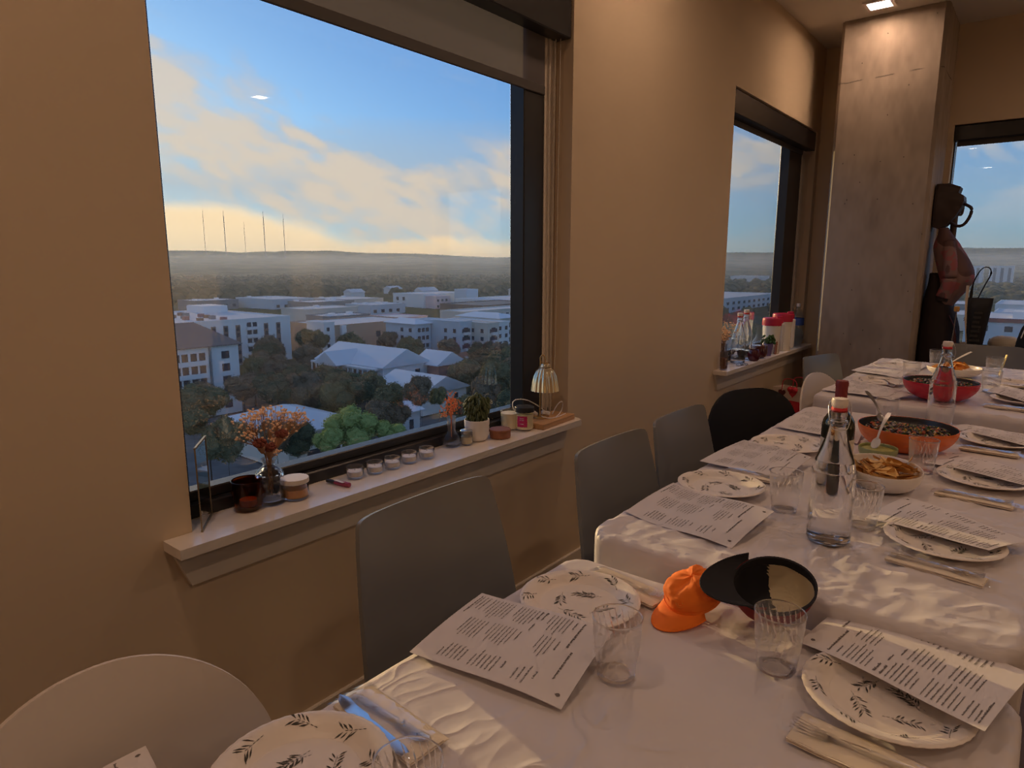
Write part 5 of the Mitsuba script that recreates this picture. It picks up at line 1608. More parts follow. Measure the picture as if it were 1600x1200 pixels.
t = thing('bud_vase', 'small flared glass bud vase with orange dried sprigs', 'vase')
bv = [(0, 0), (0.024, 0), (0.0275, 0.004), (0.0295, 0.014), (0.0280, 0.026), (0.020, 0.038), (0.0135, 0.048), (0.0125, 0.070), (0.0140, 0.094), (0.0150, 0.098), (0.0138, 0.0985), (0.0105, 0.072), (0.0110, 0.050), (0.0170, 0.037), (0.0245, 0.026), (0.0260, 0.014), (0.023, 0.008), (0, 0.007)]
wx_, wy_ = -1.566, 1.612
add('glass', lathe(bv, 96, wave=lambda r_, z, ph: r_ + 0.0006 * (r_ > 0.010) * np.clip(z / 0.006, 0, 1) * np.cos(16 * ph)), 'glass', t, smooth=50, to=pose(wx_, wy_, SZ + 0.001))
t = thing('dried_sprig', 'coral orange dried sprigs in the bud vase beside the succulent', 'dried flowers')
bl, st = [], []
for (a, z, n) in [(-0.052, 0.128, 12), (-0.030, 0.142, 18), (-0.008, 0.152, 26), (0.004, 0.150, 24), (0.012, 0.120, 26), (0.030, 0.128, 22), (0.046, 0.132, 16), (-0.014, 0.116, 16), (0.0, 0.165, 14), (-0.060, 0.122, 6)]:
    c = np.array([wx_, wy_, SZ]) + ax * a + [0, 0, z]
    hub = np.array([wx_, wy_, SZ]) + ax * a * 0.5 + [0, 0, 0.5 * z + 0.05]
    st.append(tube(curve([[wx_, wy_, SZ + 0.03], [wx_ + ax[0] * a * 0.1, wy_ + ax[1] * a * 0.1, SZ + 0.098], hub, c], 14), 0.0008, 5))
    for _ in range(n):
        m = b1.copy()
        m.vertices = m.vertices * r.uniform(0.0016, 0.0030)
        m.apply_translation(c + r.normal(0, 1, 3) * [0.007, 0.009, 0.008])
        bl.append(m)
add('stem', cat_(st), 'dry_coral', t, kind='stuff')
add('blossom', cat_(bl), 'dry_coral', t, smooth=True, kind='stuff')

t = thing('spice_jar', 'little glass jar with a silver lid between bud vase and pot', 'jar')
M = pose(-1.540, 1.660, SZ + 0.001)
add('glass', lathe(jar_walls(0.0195, 0.036, 0.002, 0.004), 36), 'glass', t, smooth=45, to=M)
add('wax', lathe([(0, 0.0045), (0.0165, 0.0045), (0.0172, 0.006), (0.0172, 0.026), (0, 0.0265)], 32), 'wax_cream', t, smooth=40, to=M)
add('lid', lathe([(0, 0.0365), (0.0195, 0.0365), (0.0205, 0.0375), (0.0205, 0.0455), (0.0190, 0.0475), (0.012, 0.0488), (0, 0.049)], 36), 'metal', t, smooth=40, to=M, label='silver lid')

t = thing('potted_succulent', 'dark green succulent in a plain white pot', 'potted plant')
M = pose(-1.553, 1.730, SZ + 0.001)
add('pot', lathe([(0, 0), (0.026, 0), (0.033, 0.006), (0.0375, 0.020), (0.0395, 0.064), (0.0388, 0.0665), (0.0370, 0.0665), (0.0360, 0.058), (0, 0.057)], 48), 'pot_white', t, smooth=45, to=M)
add('soil', lathe([(0.0362, 0.0585), (0.02, 0.060), (0, 0.0605)], 32), 'soil', t, smooth=True, to=M)
lv_ = []
leaf = ball(2)
leaf.vertices = leaf.vertices * [0.0036, 0.0055, 0.0125]
leaf.vertices[:, 0] += 25 * leaf.vertices[:, 2] ** 2
for k in range(190):
    a, q = r.uniform(0, 2 * PI), math.sqrt(r.uniform(0.0, 1))
    h = r.uniform(0.0, 0.082) * (1 - 0.25 * q)
    m = leaf.copy()
    m.apply_transform(trimesh.transformations.rotation_matrix(r.uniform(0.1, 0.75), [1, 0, 0]))
    m.apply_transform(trimesh.transformations.rotation_matrix(a + r.uniform(-0.6, 0.6) - PI / 2, [0, 0, 1]))
    rr = (0.022 + 0.018 * min(h / 0.04, 1)) * q
    m.apply_translation([rr * math.cos(a), rr * math.sin(a), 0.064 + h])
    lv_.append(m)
add('leaves', cat_(lv_), 'succulent', t, smooth=True, to=M, kind='stuff')

t = thing('round_box', 'flat round rust-brown box with a patterned lid by the white pot', 'box')
M = pose(-1.512, 1.812, SZ + 0.001)
add('box', lathe([(0, 0), (0.033, 0), (0.0345, 0.002), (0.0345, 0.019), (0, 0.019)], 48), 'rust', t, smooth=40, to=M)
add('lid', lathe([(0, 0.0195), (0.0352, 0.0195), (0.0358, 0.021), (0.0358, 0.0265), (0.0340, 0.0285), (0.026, 0.0282), (0.024, 0.0290), (0.010, 0.0286), (0, 0.029)], 48), 'rust', t, smooth=40, to=M)

t = thing('glass_candle', 'cream wax candle in an open glass behind the rust-brown box', 'candle')
M = pose(-1.563, 1.930, SZ + 0.001)
add('glass', lathe(jar_walls(0.0325, 0.072, 0.0022, 0.005, 0.002), 48), 'clear', t, smooth=45, to=M)
add('wax', lathe([(0, 0.0055), (0.029, 0.0055), (0.0300, 0.008), (0.0312, 0.060), (0.030, 0.061), (0, 0.0605)], 40), 'wax_cream', t, smooth=40, to=M)

t = thing('lidded_candle', 'cream candle with a black lid and a magenta label', 'candle')
M = pose(-1.512, 1.958, SZ + 0.001)
add('glass', lathe(jar_walls(0.0335, 0.066, 0.0022, 0.005), 48), 'clear', t, smooth=45, to=M)
add('wax', lathe([(0, 0.0055), (0.030, 0.0055), (0.0310, 0.008), (0.0310, 0.058), (0, 0.0585)], 40), 'wax_cream', t, smooth=40, to=M)
add('lid', lathe([(0, 0.0665), (0.0345, 0.0665), (0.0352, 0.068), (0.0352, 0.082), (0.0335, 0.0845), (0.012, 0.0865), (0, 0.0868)], 48), 'dark_metal', t, smooth=40, to=M, label='black lid')
a = np.radians(np.linspace(-100, -36, 14))
P = np.stack([np.stack([0.0339 * np.cos(a), 0.0339 * np.sin(a), 0 * a + zz], -1) for zz in (0.016, 0.054)], 1)
lk = add('paper_label', sheet(P, 0.0004), 'magenta', t, smooth=True, to=M, label='magenta label')
for zz in (0.046, 0.040, 0.026):
    a = np.radians(np.linspace(-84, -56, 6))
    P = np.stack([np.stack([0.0343 * np.cos(a), 0.0343 * np.sin(a), 0 * a + z_], -1) for z_ in (zz, zz + 0.0016)], 1)
    add('label_line', sheet(P, 0.0003), 'paper', lk, to=M)

t = thing('wooden_block', 'flat oak block under the lamp at the right end of the sill', 'wooden block')
add('block', mv(bx(-0.052, 0.052, -0.118, 0.118, 0, 0.022, 0.002), -1.508, 2.112, SZ, rz=3), 'oak', t)

mat('shade_gold', (0.88, 0.80, 0.58), rough=0.16, metal=0.85)
t = thing('table_lamp', 'small brass lamp with a ribbed glass bell shade at the right end of the sill', 'lamp')
lx, ly, lz = -1.532, 2.085, SZ + 0.0225
add('base', mv(lathe([(0, 0), (0.030, 0), (0.031, 0.002), (0.030, 0.006), (0.006, 0.008), (0, 0.008)], 40), lx, ly, lz), 'brass', t, smooth=40)
add('stem', mv(trimesh.creation.cylinder(0.0035, 0.225, sections=16), lx, ly, lz + 0.118), 'brass', t, smooth=40)
hp = curve([[lx, ly, lz + 0.228], [lx - 0.001, ly + 0.001, lz + 0.243], [lx + 0.006, ly + 0.006, lz + 0.252], [lx + 0.013, ly + 0.012, lz + 0.243], [lx + 0.014, ly + 0.013, lz + 0.215]], 30)
add('hook', tube(hp, 0.003, 10), 'brass', t, smooth=40)
sx_, sy_ = lx + 0.014, ly + 0.013
sh = [(0.015, 0.218), (0.017, 0.212), (0.021, 0.206), (0.020, 0.202), (0.030, 0.190), (0.038, 0.168), (0.043, 0.140), (0.0465, 0.112), (0.0470, 0.110), (0.0440, 0.110), (0.0405, 0.140), (0.0355, 0.167), (0.0278, 0.188), (0.0175, 0.201), (0.0125, 0.212), (0.0125, 0.218), (0.015, 0.218)]
sh = [(a * 1.16, b) for a, b in sh]
shk = add('shade', mv(lathe(sh, 120, wave=lambda r_, z, ph: r_ * (1 + 0.045 * np.clip((0.205 - z) / 0.02, 0, 1) * np.cos(18 * ph))), sx_, sy_, lz), 'shade_gold', t, smooth=50, label='ribbed pale golden glass bell shade')
add('socket', mv(lathe([(0, 0.165), (0.009, 0.167), (0.010, 0.175), (0.010, 0.212), (0.014, 0.216), (0.014, 0.221), (0, 0.222)], 24), sx_, sy_, lz), 'brass', t, smooth=40)
add('bulb', mv(lathe([(0, 0.130), (0.008, 0.133), (0.0115, 0.142), (0.009, 0.155), (0.006, 0.165), (0, 0.165)], 20), sx_, sy_, lz), 'clear', t, smooth=40)

t = thing('lamp_cable', 'white cable with an inline switch looped behind the lamp', 'cable')
cz = SZ + 0.026
cab = curve([[-1.545, 2.02, cz], [-1.575, 1.985, cz + 0.03], [-1.585, 1.975, cz + 0.062], [-1.580, 1.995, cz + 0.078], [-1.560, 2.04, cz + 0.070], [-1.535, 2.085, cz + 0.040], [-1.515, 2.12, cz + 0.004]], 60)
add('cord', cat_([tube(cab, 0.0022, 8), tube(curve([[-1.515, 2.145, cz + 0.002], [-1.505, 2.170, cz + 0.040], [-1.508, 2.205, cz + 0.045], [-1.515, 2.218, cz + 0.018], [-1.510, 2.195, cz], [-1.480, 2.125, cz - 0.002], [-1.490, 2.205, cz - 0.002]], 60), 0.0020, 8), tube(curve([[-1.498, 2.05, cz + 0.012], [-1.485, 2.085, cz], [-1.480, 2.125, cz - 0.002]], 20), 0.0022, 8)]), 'plastic_white', t, smooth=40)
sw_ = bx(-0.010, 0.010, -0.042, 0.042, -0.008, 0.008, 0.005)
add('switch', mv(sw_, -1.560, 2.055, cz + 0.027, rz=-18, rx=-32), 'plastic_white', t)
add('plug', mv(bx(-0.009, 0.009, -0.020, 0.020, -0.008, 0.008, 0.004), -1.528, 2.118, cz + 0.010, rz=-18, rx=-14), 'plastic_white', t)

# ------------------------------------------------------------------ things on the second sill
def grow(start, c, k):
    """Scales a thing about the point c where it stands."""
    G_ = T().translate(list(c)).scale(k).translate([-v for v in c])
    for key in list(scene):
        if key == start or key.startswith(start + '__'):
            scene[key]['to_world'] = G_ @ scene[key]['to_world'] if 'to_world' in scene[key] else G_


for key, c, k in [('glass_vase', (vx, vy, SZ), 1.15), ('dried_babys_breath', (vx, vy, SZ), 1.18), ('dried_flower', (vx, vy, SZ), 1.18), ('dried_flower_001', (vx, vy, SZ), 1.18), ('dried_flower_002', (vx, vy, SZ), 1.18),
                  ('candle_holder', (-1.553, 0.843, SZ), 1.10), ('jar_candle', (-1.532, 0.968, SZ), 1.10), ('potted_succulent', (-1.553, 1.730, SZ), 1.16), ('round_box', (-1.512, 1.812, SZ), 1.12),
                  ('glass_candle', (-1.563, 1.930, SZ), 1.06), ('lidded_candle', (-1.512, 1.958, SZ), 1.08), ('bud_vase', (wx_, wy_, SZ), 1.08), ('dried_sprig', (wx_, wy_, SZ), 1.08), ('spice_jar', (-1.540, 1.660, SZ), 1.10)] \
        + [('tealight_holder' + ('' if i == 0 else f'_{i:03d}'), (x, y, SZ), 1.13) for i, (x, y) in enumerate([(-1.545, 1.178), (-1.537, 1.247), (-1.532, 1.312), (-1.536, 1.386), (-1.530, 1.456)])]:
    grow(key, c, k)

scene['m_tinted'] = {'type': 'thindielectric', 'int_ior': 1.5, 'specular_transmittance': rgb((0.80, 0.78, 0.80))}
t = thing('patterned_jar', 'small patterned glass jar at the near end of the second sill', 'jar')
M = pose(-1.482, 3.888, SZ + 0.001)
add('glass', lathe(jar_walls(0.024, 0.110, 0.002, 0.005, 0.001), 36), 'tinted', t, smooth=45, to=M)
blot = []
for k in range(26):
    a, zz = r.uniform(0, 2 * PI), r.uniform(0.01, 0.075)
    m = ball(1, r.uniform(0.003, 0.006))
    m.vertices *= [1, 1, 0.8]
    blot.append(mv(m, 0.018 * math.cos(a), 0.018 * math.sin(a), zz))
add('contents', cat_(blot + [lathe([(0, 0.006), (0.016, 0.006), (0.016, 0.07), (0, 0.075)], 20)]), 'dry_pod', t, smooth=True, to=M, kind='stuff')
t = thing('twig_vase', 'slim glass vase of tan dried twigs at the left of the second sill', 'vase')
M = pose(-1.555, 4.05, SZ + 0.001)
add('glass', lathe(jar_walls(0.026, 0.14, 0.002, 0.005), 36), 'tinted', t, smooth=45, to=M)
t = thing('dried_twigs', 'tan dried flower twigs above the slim vase on the second sill', 'dried flowers')
bl, st = [], []
for k in range(34):
    top = np.array([-1.555, 4.05, SZ + 0.16]) + np.array([r.normal(0, 0.028), r.normal(0.02, 0.055), r.uniform(0.0, 0.10)])
    st.append(tube(curve([[-1.555, 4.05, SZ + 0.02], [-1.555 + r.normal(0, .006), 4.05 + r.normal(0, .006), SZ + 0.13], top], 8), 0.0009, 4))
    for j in range(6):
        m = b1.copy()
        m.vertices = m.vertices * r.uniform(0.003, 0.006)
        m.apply_translation(top + r.normal(0, 0.010, 3))
        bl.append(m)
add('stem', cat_(st), 'dry_stem', t, kind='stuff')
add('blossom', cat_(bl), 'dry_tan', t, smooth=True, kind='stuff')
swing_bottle(-1.520, 4.225, SZ - 0.002, 'clear swing-top bottle on the second sill, nearer of two', 0.09, 1.0, None, 20)
swing_bottle(-1.548, 4.42, SZ - 0.002, 'clear swing-top bottle on the second sill, farther of two', 0.06, 1.03, None, 60)
scene['m_wine_red'] = {'type': 'dielectric', 'int_ior': 1.34, 'ext_ior': 1.5, 'specular_transmittance': rgb((0.25, 0.02, 0.04))}
t = thing('carafe', 'round glass carafe with dark red drink on the second sill', 'carafe')
M = pose(-1.500, 4.56, SZ + 0.001)
add('glass', lathe([(0, 0), (0.040, 0), (0.052, 0.010), (0.060, 0.040), (0.058, 0.075), (0.045, 0.110), (0.026, 0.140), (0.021, 0.165), (0.023, 0.205), (0.030, 0.225)], 40), 'clear', t, smooth=45, to=M)
mat('dark_drink', (0.08, 0.012, 0.02), rough=0.15, spec=0.6)
add('drink', lathe([(0, 0.003), (0.039, 0.003), (0.050, 0.011), (0.0575, 0.040), (0.056, 0.070), (0.053, 0.085), (0, 0.085)], 40), 'dark_drink', t, smooth=40, to=M)
t = thing('dark_votive', 'dark red round glass candle pot in front of the carafe', 'candle holder')
add('glass', lathe([(0, 0), (0.026, 0), (0.036, 0.012), (0.040, 0.035), (0.037, 0.060), (0.031, 0.072), (0.028, 0.070), (0.032, 0.058), (0.034, 0.035), (0.03, 0.016), (0, 0.012)], 36), 'dark_drink', t, smooth=45, to=pose(-1.476, 4.40, SZ + 0.001))
mat('pot_purple', (0.16, 0.12, 0.28), rough=0.5)
mat('leaf_green', (0.05, 0.11, 0.03), rough=0.5)
t = thing('small_plant', 'tiny green plant in a purple pot on the second sill', 'potted plant')
M = pose(-1.482, 4.70, SZ + 0.001)
add('pot', lathe([(0, 0), (0.022, 0), (0.032, 0.06), (0.034, 0.085), (0.031, 0.085), (0.028, 0.06), (0, 0.055)], 28), 'pot_purple', t, smooth=40, to=M)
lv_ = []
for k in range(46):
    m = leaf.copy()
    m.apply_scale(1.3)
    m.apply_transform(trimesh.transformations.rotation_matrix(r.uniform(0.2, 1.3), [1, 0, 0]))
    a = r.uniform(0, 2 * PI)
    m.apply_transform(trimesh.transformations.rotation_matrix(a - PI / 2, [0, 0, 1]))
    q = r.uniform(0, 0.045)
    m.apply_translation([q * math.cos(a), q * math.sin(a) + 0.03 * r.random(), r.uniform(0.085, 0.135)])
    lv_.append(m)
add('leaves', cat_(lv_), 'leaf_green', t, smooth=True, to=M, kind='stuff')
t = thing('marker_pen', 'dark red pen leaning beside the tiny plant', 'pen')
add('barrel', tube([[-1.462, 4.80, SZ + 0.006], [-1.475, 4.86, SZ + 0.12]], 0.010, 10), 'rust', t, smooth=40)
add('cap', tube([[-1.4735, 4.853, SZ + 0.108], [-1.477, 4.869, SZ + 0.138]], 0.0112, 10), 'dark_metal', t, smooth=40)
mat('pitcher', (0.82, 0.78, 0.70), rough=0.35, spec=0.5)
mat('lid_red', (0.50, 0.02, 0.06), rough=0.35)


def pitcher(x, y, label, s=1.0):
    t = thing('water_pitcher', label, 'pitcher')
    M = pose(x, y, SZ + 0.001, 0, s)
    add('body', lathe([(0, 0), (0.058, 0), (0.062, 0.004), (0.070, 0.20), (0.073, 0.245), (0.070, 0.245), (0.067, 0.20), (0.058, 0.008), (0, 0.008)], 40), 'pitcher', t, smooth=40, to=M)
    lk = add('lid', lathe([(0.0742, 0.215), (0.0760, 0.215), (0.0765, 0.262), (0.070, 0.272), (0.020, 0.276), (0, 0.276)], 40), 'lid_red', t, smooth=40, to=M, label='red lid')
    add('grip', mv(bx(-0.010, 0.012, -0.018, 0.018, 0.02, 0.235, 0.006), 0.074, 0, 0), 'plastic_white', t, to=M)
    add('spout_button', mv(bx(-0.02, 0.02, -0.014, 0.014, 0, 0.016, 0.004), 0.05, 0, 0.272), 'lid_red', lk, to=M)


pitcher(-1.512, 5.10, 'cream water pitcher with a red lid, nearer the pillar on the second sill')
pitcher(-1.515, 4.87, 'cream water pitcher with a red lid behind the tiny plant', 0.93)
scene['m_pet'] = {'type': 'thindielectric', 'int_ior': 1.5, 'specular_transmittance': rgb((0.82, 0.88, 0.93))}
mat('label_blue', (0.05, 0.10, 0.35), rough=0.4)
t = thing('water_bottle', 'large clear plastic water bottle with a blue label on the second sill', 'bottle')
M = pose(-1.500, 5.42, SZ + 0.001)
add('body', lathe([(0, 0.004), (0.04, 0), (0.048, 0.008), (0.048, 0.06), (0.0465, 0.066), (0.048, 0.072), (0.048, 0.20), (0.045, 0.23), (0.030, 0.265), (0.016, 0.285), (0.014, 0.31)], 36), 'pet', t, smooth=40, to=M)
add('paper_label', lathe([(0.0486, 0.165), (0.0490, 0.167), (0.0490, 0.218), (0.0482, 0.220)], 36), 'label_blue', t, smooth=40, to=M, label='blue label')
add('screw_cap', lathe([(0, 0.332), (0.0145, 0.332), (0.0155, 0.328), (0.0155, 0.308), (0.013, 0.308)], 24), 'plastic_white', t, smooth=40, to=M)
b = ball(3)
nz = meshkit.fbm(b.vertices * 2.2 + 4, 4, 6)
b.vertices = b.vertices * (0.75 + 0.8 * (nz - 0.3))[:, None] * [0.055, 0.13, 0.085]
k = add('plastic_bag', mv(b, -1.482, 5.33, SZ + 0.076), 'pet', smooth=False)
tag(k, 'crumpled clear plastic bag at the end of the second sill', 'plastic bag')
hexw = []
for cx, cy in ((-1.470, 4.13), (-1.470, 4.20), (-1.452, 4.165)):
    a = np.arange(7) * PI / 3
    hexw.append(tube(np.stack([cx + 0.022 * np.cos(a), cy + 0.038 * np.sin(a), 0 * a + SZ + 0.003], 1), 0.0014, 6))
k = add('wire_coaster', cat_(hexw), 'dark_metal')
tag(k, 'black wire honeycomb coaster on the front of the second sill', 'coaster')

# ------------------------------------------------------------------ gift bag on the floor
mat('bag_paper', (0.62, 0.52, 0.45), rough=0.6)
mat('bag_red', (0.55, 0.03, 0.05), rough=0.55)
mat('bag_dark', (0.10, 0.02, 0.02), rough=0.6)
t = thing('gift_bag', 'white and red patterned gift bag on the floor under the second window', 'gift bag')
gx, gy, gr = -1.31, 4.80, 30
Mg = pose(gx, gy, 0.001, -20)
W_, D_, H_ = 0.26, 0.12, 0.50
wall_ = [sheet(np.array([[[-W_ / 2, s * D_ / 2, 0], [W_ / 2, s * D_ / 2, 0]], [[-W_ / 2, s * D_ / 2, H_], [W_ / 2, s * D_ / 2, H_]]]), 0.002) for s in (-1, 1)]
wall_ += [sheet(np.array([[[s * W_ / 2, -D_ / 2, 0], [s * W_ / 2, D_ / 2, 0]], [[s * W_ / 2, -D_ / 2, H_], [s * W_ / 2, D_ / 2, H_]]]), 0.002) for s in (-1, 1)]
add('bag', cat_(wall_ + [bx(-W_ / 2, W_ / 2, -D_ / 2, D_ / 2, 0, 0.004)]), 'bag_paper', t, to=Mg)
add('band', bx(-W_ / 2 - 0.002, W_ / 2 + 0.002, -D_ / 2 - 0.003, -D_ / 2 + 0.002, H_ * 0.66, H_ * 0.84), 'bag_red', t, to=Mg, label='red band across the front')
heart = []
for (u, z, s, m_) in [(-0.055, 0.93, 0.030, 'bag_dark'), (0.03, 0.945, 0.030, 'bag_red'), (-0.03, 0.58, 0.016, 'bag_dark'), (0.055, 0.54, 0.028, 'bag_dark'), (-0.01, 0.40, 0.026, 'bag_red'), (0.06, 0.33, 0.022, 'bag_dark'), (-0.07, 0.30, 0.02, 'bag_red')]:
    a = np.linspace(0, 2 * PI, 20, endpoint=False)
    hp_ = np.stack([16 * np.sin(a) ** 3, 13 * np.cos(a) - 5 * np.cos(2 * a) - 2 * np.cos(3 * a) - np.cos(4 * a)], 1) * s / 16
    m = prism(Polygon(hp_), 0.0015)
    m.vertices = np.stack([m.vertices[:, 0] + u, -D_ / 2 - 0.0028 - m.vertices[:, 2], m.vertices[:, 1] + z * H_], 1)
    m.fix_normals()
    add('printed_shape', m, m_, t, to=Mg)
add('bow', mv(cat_([mv(ball(2, 0.02), -0.018, 0, 0), mv(ball(2, 0.02), 0.018, 0, 0)]), 0.03, -D_ / 2 - 0.006, H_ * 1.0), 'bag_red', t, smooth=True, to=Mg)
for s in (-1, 1):
    add('cord_handle', tube(curve([[-0.06, s * D_ / 2, H_ - 0.02], [-0.045, s * D_ / 2, H_ + 0.06], [0.045, s * D_ / 2, H_ + 0.06], [0.06, s * D_ / 2, H_ - 0.02]], 24), 0.003, 6), 'bag_red', t, smooth=True, to=Mg)

# ------------------------------------------------------------------ bags and coats by the far window
mat('dark_wood', (0.07, 0.045, 0.03), rough=0.5)
mat('leather', (0.040, 0.026, 0.024), rough=0.5, spec=0.4)
mat('strap_red', (0.10, 0.03, 0.03), rough=0.6)


def floral(p, n, uv):
    a = mikit.fbm(p.x * 14, p.y * 14, p.z * 14, 3)
    b = mikit.noise(p.x * 9 + 4.0, p.y * 9, p.z * 9)
    c = mikit.mix((0.20, 0.125, 0.12), (0.26, 0.08, 0.09), mikit.smoothstep(0.50, 0.56, a))
    return mikit.mix(c, (0.10, 0.055, 0.055), mikit.smoothstep(0.56, 0.60, b))


mat('floral', mikit.proc(floral), rough=0.75)
mat('coat_dark', (0.022, 0.014, 0.014), rough=0.8)
mat('canvas_black', (0.012, 0.012, 0.014), rough=0.8)
t = thing('coat_stand', 'dark coat stand behind the pillar, mostly hidden by bags', 'coat stand')
hx, hy = -0.552, 5.49
add('pole', mv(trimesh.creation.cylinder(0.02, 1.78, sections=16), hx, hy, 0.91), 'dark_wood', t, smooth=40)
for k in range(4):
    a = k * PI / 2 + 0.6
    add('foot', tube([[hx, hy, 0.10], [hx + 0.06 * math.cos(a), hy + 0.06 * math.sin(a), 0.04], [hx + 0.105 * math.cos(a), hy + 0.105 * math.sin(a), 0.013]], 0.013, 8), 'dark_wood', t, smooth=40)
    add('hook', tube(curve([[hx, hy, 1.70], [hx + 0.04 * math.cos(a), hy + 0.04 * math.sin(a), 1.69], [hx + 0.05 * math.cos(a), hy + 0.05 * math.sin(a), 1.74]], 14), 0.008, 8), 'dark_wood', t, smooth=40)


def soft_body(levels, seed, amp=0.012, n=40):
    """Stacked ellipses (z, cx, cy, rx, ry) closed at both ends, creased by noise."""
    L = curve(levels, 44)
    a = np.arange(n) * 2 * PI / n
    P = np.stack([L[:, 1:2] + L[:, 3:4] * np.cos(a), L[:, 2:3] + L[:, 4:5] * np.sin(a), np.repeat(L[:, 0:1], n, 1)], -1)
    nz = meshkit.fbm(np.stack([P[..., 0] * 9 + seed, P[..., 1] * 9, P[..., 2] * 6], -1), 3, seed) - 0.5
    P[..., 0] += nz * amp * 2 * np.cos(a)
    P[..., 1] += nz * amp * 2 * np.sin(a)
    g = grid(P, closed_v=True, flip=L[-1, 0] < L[0, 0])
    c0, c1 = P[0].mean(0), P[-1].mean(0)
    v = np.vstack([g.vertices, c0, c1])
    m_ = len(L)
    i = np.arange(n)
    caps = np.vstack([np.stack([i * 0 + m_ * n, i, (i + 1) % n], 1), np.stack([i * 0 + m_ * n + 1, (m_ - 1) * n + (i + 1) % n, (m_ - 1) * n + i], 1)])
    out = trimesh.Trimesh(v, np.vstack([g.faces, caps]), process=False)
    out.fix_normals()
    return out


t = thing('handbag', 'dark leather handbag hanging at the top, its looped handle out to the right', 'bag')
hb_ = Polygon([(-0.66, 1.885), (-0.590, 1.884), (-0.528, 1.858), (-0.538, 1.822), (-0.505, 1.800), (-0.500, 1.770), (-0.512, 1.730), (-0.545, 1.668), (-0.585, 1.620), (-0.63, 1.598), (-0.66, 1.61)]).buffer(0.008).buffer(-0.004)
m = prism(hb_, 0.11)
m.vertices = np.stack([m.vertices[:, 0], 5.38 + m.vertices[:, 2], m.vertices[:, 1]], 1)
m.fix_normals()
m = m.subdivide_to_size(0.03)
m.vertices[:, 1] += 0.02 * (meshkit.fbm(m.vertices * 14, 2, 3) - 0.5) + 0.03 * np.cos((m.vertices[:, 2] - 1.74) / 0.14 * 1.4) * np.sign(m.vertices[:, 1] - 5.435)
add('body', m, 'leather', t, smooth=35)
hl = curve([[-0.525, 5.42, 1.765], [-0.480, 5.41, 1.742], [-0.455, 5.41, 1.718], [-0.462, 5.41, 1.665], [-0.490, 5.41, 1.618], [-0.530, 5.42, 1.612], [-0.575, 5.43, 1.645]], 48)
add('handle', tube(hl, 0.0105, 8, flat=(1.0, 0.9)), 'leather', t, smooth=40)
add('flap', mv(bx(-0.075, 0.045, -0.004, 0.004, -0.10, 0.0, 0.003), -0.575, 5.365, 1.865, ry=14), 'leather', t)

t = thing('floral_jacket', 'dusky pink floral padded jacket hanging below the handbag', 'jacket')
add('body', soft_body([(1.60, -0.600, 5.42, 0.030, 0.05), (1.555, -0.585, 5.42, 0.045, 0.07), (1.48, -0.565, 5.41, 0.078, 0.09), (1.40, -0.535, 5.41, 0.095, 0.10), (1.32, -0.505, 5.40, 0.105, 0.11), (1.25, -0.490, 5.40, 0.098, 0.11), (1.20, -0.505, 5.40, 0.085, 0.10), (1.12, -0.545, 5.40, 0.075, 0.09), (1.03, -0.57, 5.41, 0.05, 0.08)], 2, 0.010), 'floral', t, smooth=True)
add('sleeve', tube(curve([[-0.56, 5.36, 1.50], [-0.53, 5.31, 1.38], [-0.52, 5.30, 1.25], [-0.55, 5.31, 1.14]], 30), 0.042, 14), 'floral', t, smooth=True)
add('cuff', tube([[-0.548, 5.31, 1.150], [-0.556, 5.312, 1.118]], 0.036, 14), 'coat_dark', t, smooth=40)

t = thing('dark_coat', 'dark brown coat hanging lowest beside the pillar', 'coat')
add('body', soft_body([(1.30, -0.625, 5.44, 0.03, 0.06), (1.18, -0.60, 5.42, 0.065, 0.10), (1.02, -0.575, 5.41, 0.105, 0.12), (0.85, -0.56, 5.41, 0.125, 0.13), (0.60, -0.55, 5.41, 0.135, 0.14), (0.40, -0.55, 5.41, 0.13, 0.14)], 7, 0.016), 'coat_dark', t, smooth=True)
add('belt', tube(curve([[-0.50, 5.30, 1.02], [-0.46, 5.31, 0.93], [-0.45, 5.30, 0.82]], 16), 0.006, 8, flat=(1.6, 0.6)), 'strap_red', t, smooth=40)

t = thing('tote_bag', 'black canvas tote bag with one strap standing up, in front of the far window', 'bag')
P = []
for z, xl, xr, yy in ((1.142, -0.415, -0.268, 5.30), (1.08, -0.41, -0.272, 5.27), (0.95, -0.40, -0.285, 5.25), (0.78, -0.39, -0.30, 5.255), (0.72, -0.385, -0.305, 5.29)):
    P.append((z, (xl + xr) / 2, 5.30, (xr - xl) / 2, 0.05 if z < 1.1 else 0.022))
add('body', soft_body(P, 5, 0.004), 'canvas_black', t, smooth=True)
add('strap', tube(curve([[-0.392, 5.29, 1.12], [-0.385, 5.285, 1.24], [-0.352, 5.28, 1.325], [-0.315, 5.28, 1.338], [-0.298, 5.28, 1.30], [-0.325, 5.285, 1.22], [-0.355, 5.29, 1.13]], 60), 0.008, 8, flat=(1.2, 0.4)), 'canvas_black', t, smooth=40)
mat('print_grey', (0.028, 0.026, 0.022), rough=0.8)
pr_ = []
for k in range(9):
    pr_.append(bx(-0.375 + 0.002 * k, -0.345 + 0.006 * (k % 3) + 0.02, 5.2425, 5.2445, 0.80 + 0.030 * k, 0.815 + 0.030 * k))
add('print', cat_(pr_), 'print_grey', t, label='faded lines of print')
mat('strap_pale', (0.50, 0.44, 0.38), rough=0.6)
k = add('bag_strap', tube(curve([[-0.412, 5.26, 1.222], [-0.408, 5.25, 1.10], [-0.395, 5.24, 0.95], [-0.375, 5.24, 0.79]], 24), 0.0065, 8, flat=(1.3, 0.6)), 'strap_pale', smooth=40)
tag(k, 'pale strap hanging straight down beside the black tote', 'strap')
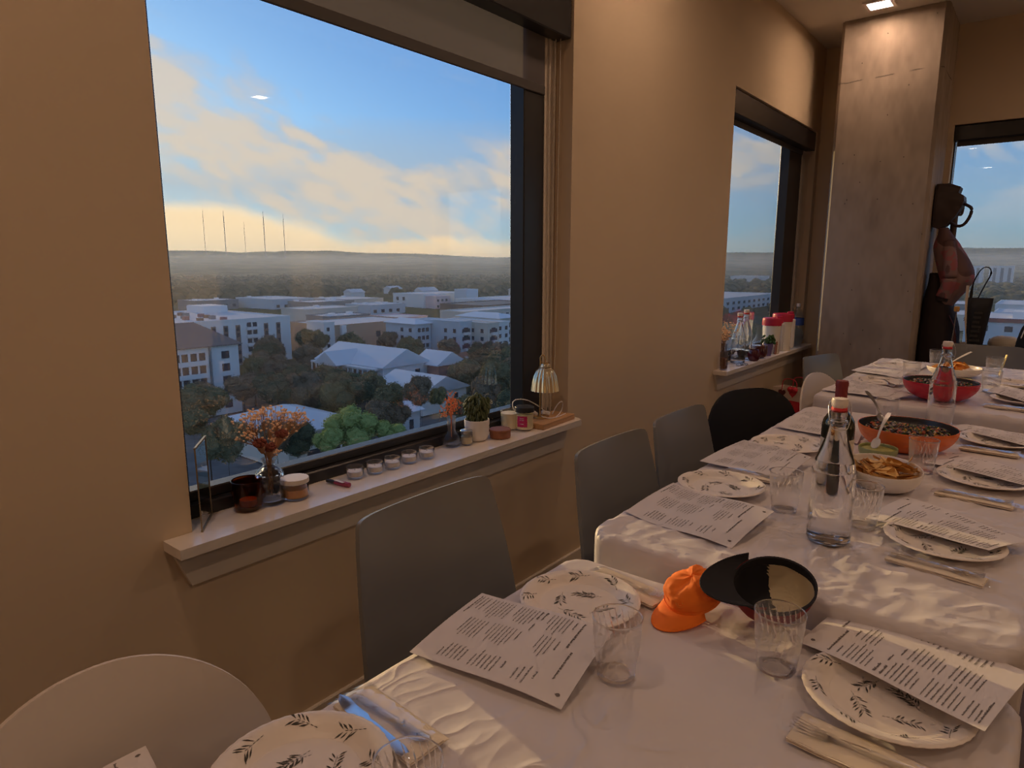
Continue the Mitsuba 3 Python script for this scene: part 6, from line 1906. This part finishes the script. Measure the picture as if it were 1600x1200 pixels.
k = add('bag_strap', tube(curve([[-0.455, 5.25, 1.065], [-0.458, 5.25, 0.98], [-0.465, 5.25, 0.80]], 20), 0.0055, 8, flat=(1.3, 0.6)), 'coat_grey', smooth=40)
tag(k, 'grey strap hanging from the orange tag left of the pale strap', 'strap')
mat('coat_grey', (0.20, 0.17, 0.15), rough=0.7)
mat('tag_orange', (0.50, 0.27, 0.08), rough=0.6)
k = add('luggage_tag', bx(-0.472, -0.440, 5.244, 5.252, 1.050, 1.085, 0.004), 'tag_orange')
tag(k, 'small orange tag at the top of the grey strap', 'tag')

mat('cushion', (0.58, 0.53, 0.44), rough=0.85, sheen=0.4)
b = ball(3)
b.vertices = np.sign(b.vertices) * np.abs(b.vertices) ** 0.75 * [0.095, 0.065, 0.075]
b.vertices += (meshkit.fbm(b.vertices * 22, 2, 3) - 0.5)[:, None] * 0.01
k = add('cushion', mv(b, -0.195, 5.655, 0.80), 'cushion', smooth=True)
tag(k, 'cream cushion on the far sill beside the black tote', 'cushion')
t = thing('backpack', 'black backpack at the right edge, in front of the far window', 'backpack')
add('body', soft_body([(1.02, 0.02, 5.30, 0.05, 0.03), (1.00, 0.02, 5.30, 0.10, 0.07), (0.93, 0.01, 5.30, 0.125, 0.09), (0.75, 0.01, 5.30, 0.14, 0.10), (0.50, 0.01, 5.30, 0.145, 0.11), (0.46, 0.01, 5.30, 0.13, 0.10)], 3, 0.006), 'canvas_black', t, smooth=True)
add('carry_loop', tube(curve([[-0.045, 5.29, 0.985], [-0.055, 5.285, 1.03], [-0.03, 5.285, 1.05], [-0.005, 5.29, 1.02]], 20), 0.006, 8), 'canvas_black', t, smooth=40)
add('zip', tube(curve([[-0.10, 5.245, 0.90], [-0.08, 5.24, 0.965], [-0.03, 5.235, 0.985]], 16), 0.004, 6), 'plastic_white', t, smooth=40, label='pale zip line')
t = thing('bench', 'low dark bench under the backpack and coats by the far window', 'bench')
add('top', bx(-0.50, 0.40, 5.20, 5.44, 0.42, 0.455, 0.005), 'dark_wood', t)
for x in (-0.46, 0.36):
    for y in (5.23, 5.41):
        add('leg', bx(x - 0.02, x + 0.02, y - 0.02, y + 0.02, 0, 0.42, 0.003), 'dark_wood', t)
chair(-0.40, 5.40, -90, 'white', 'white shell chair squeezed behind the grey end chair, one corner of its back in view', s=0.98)
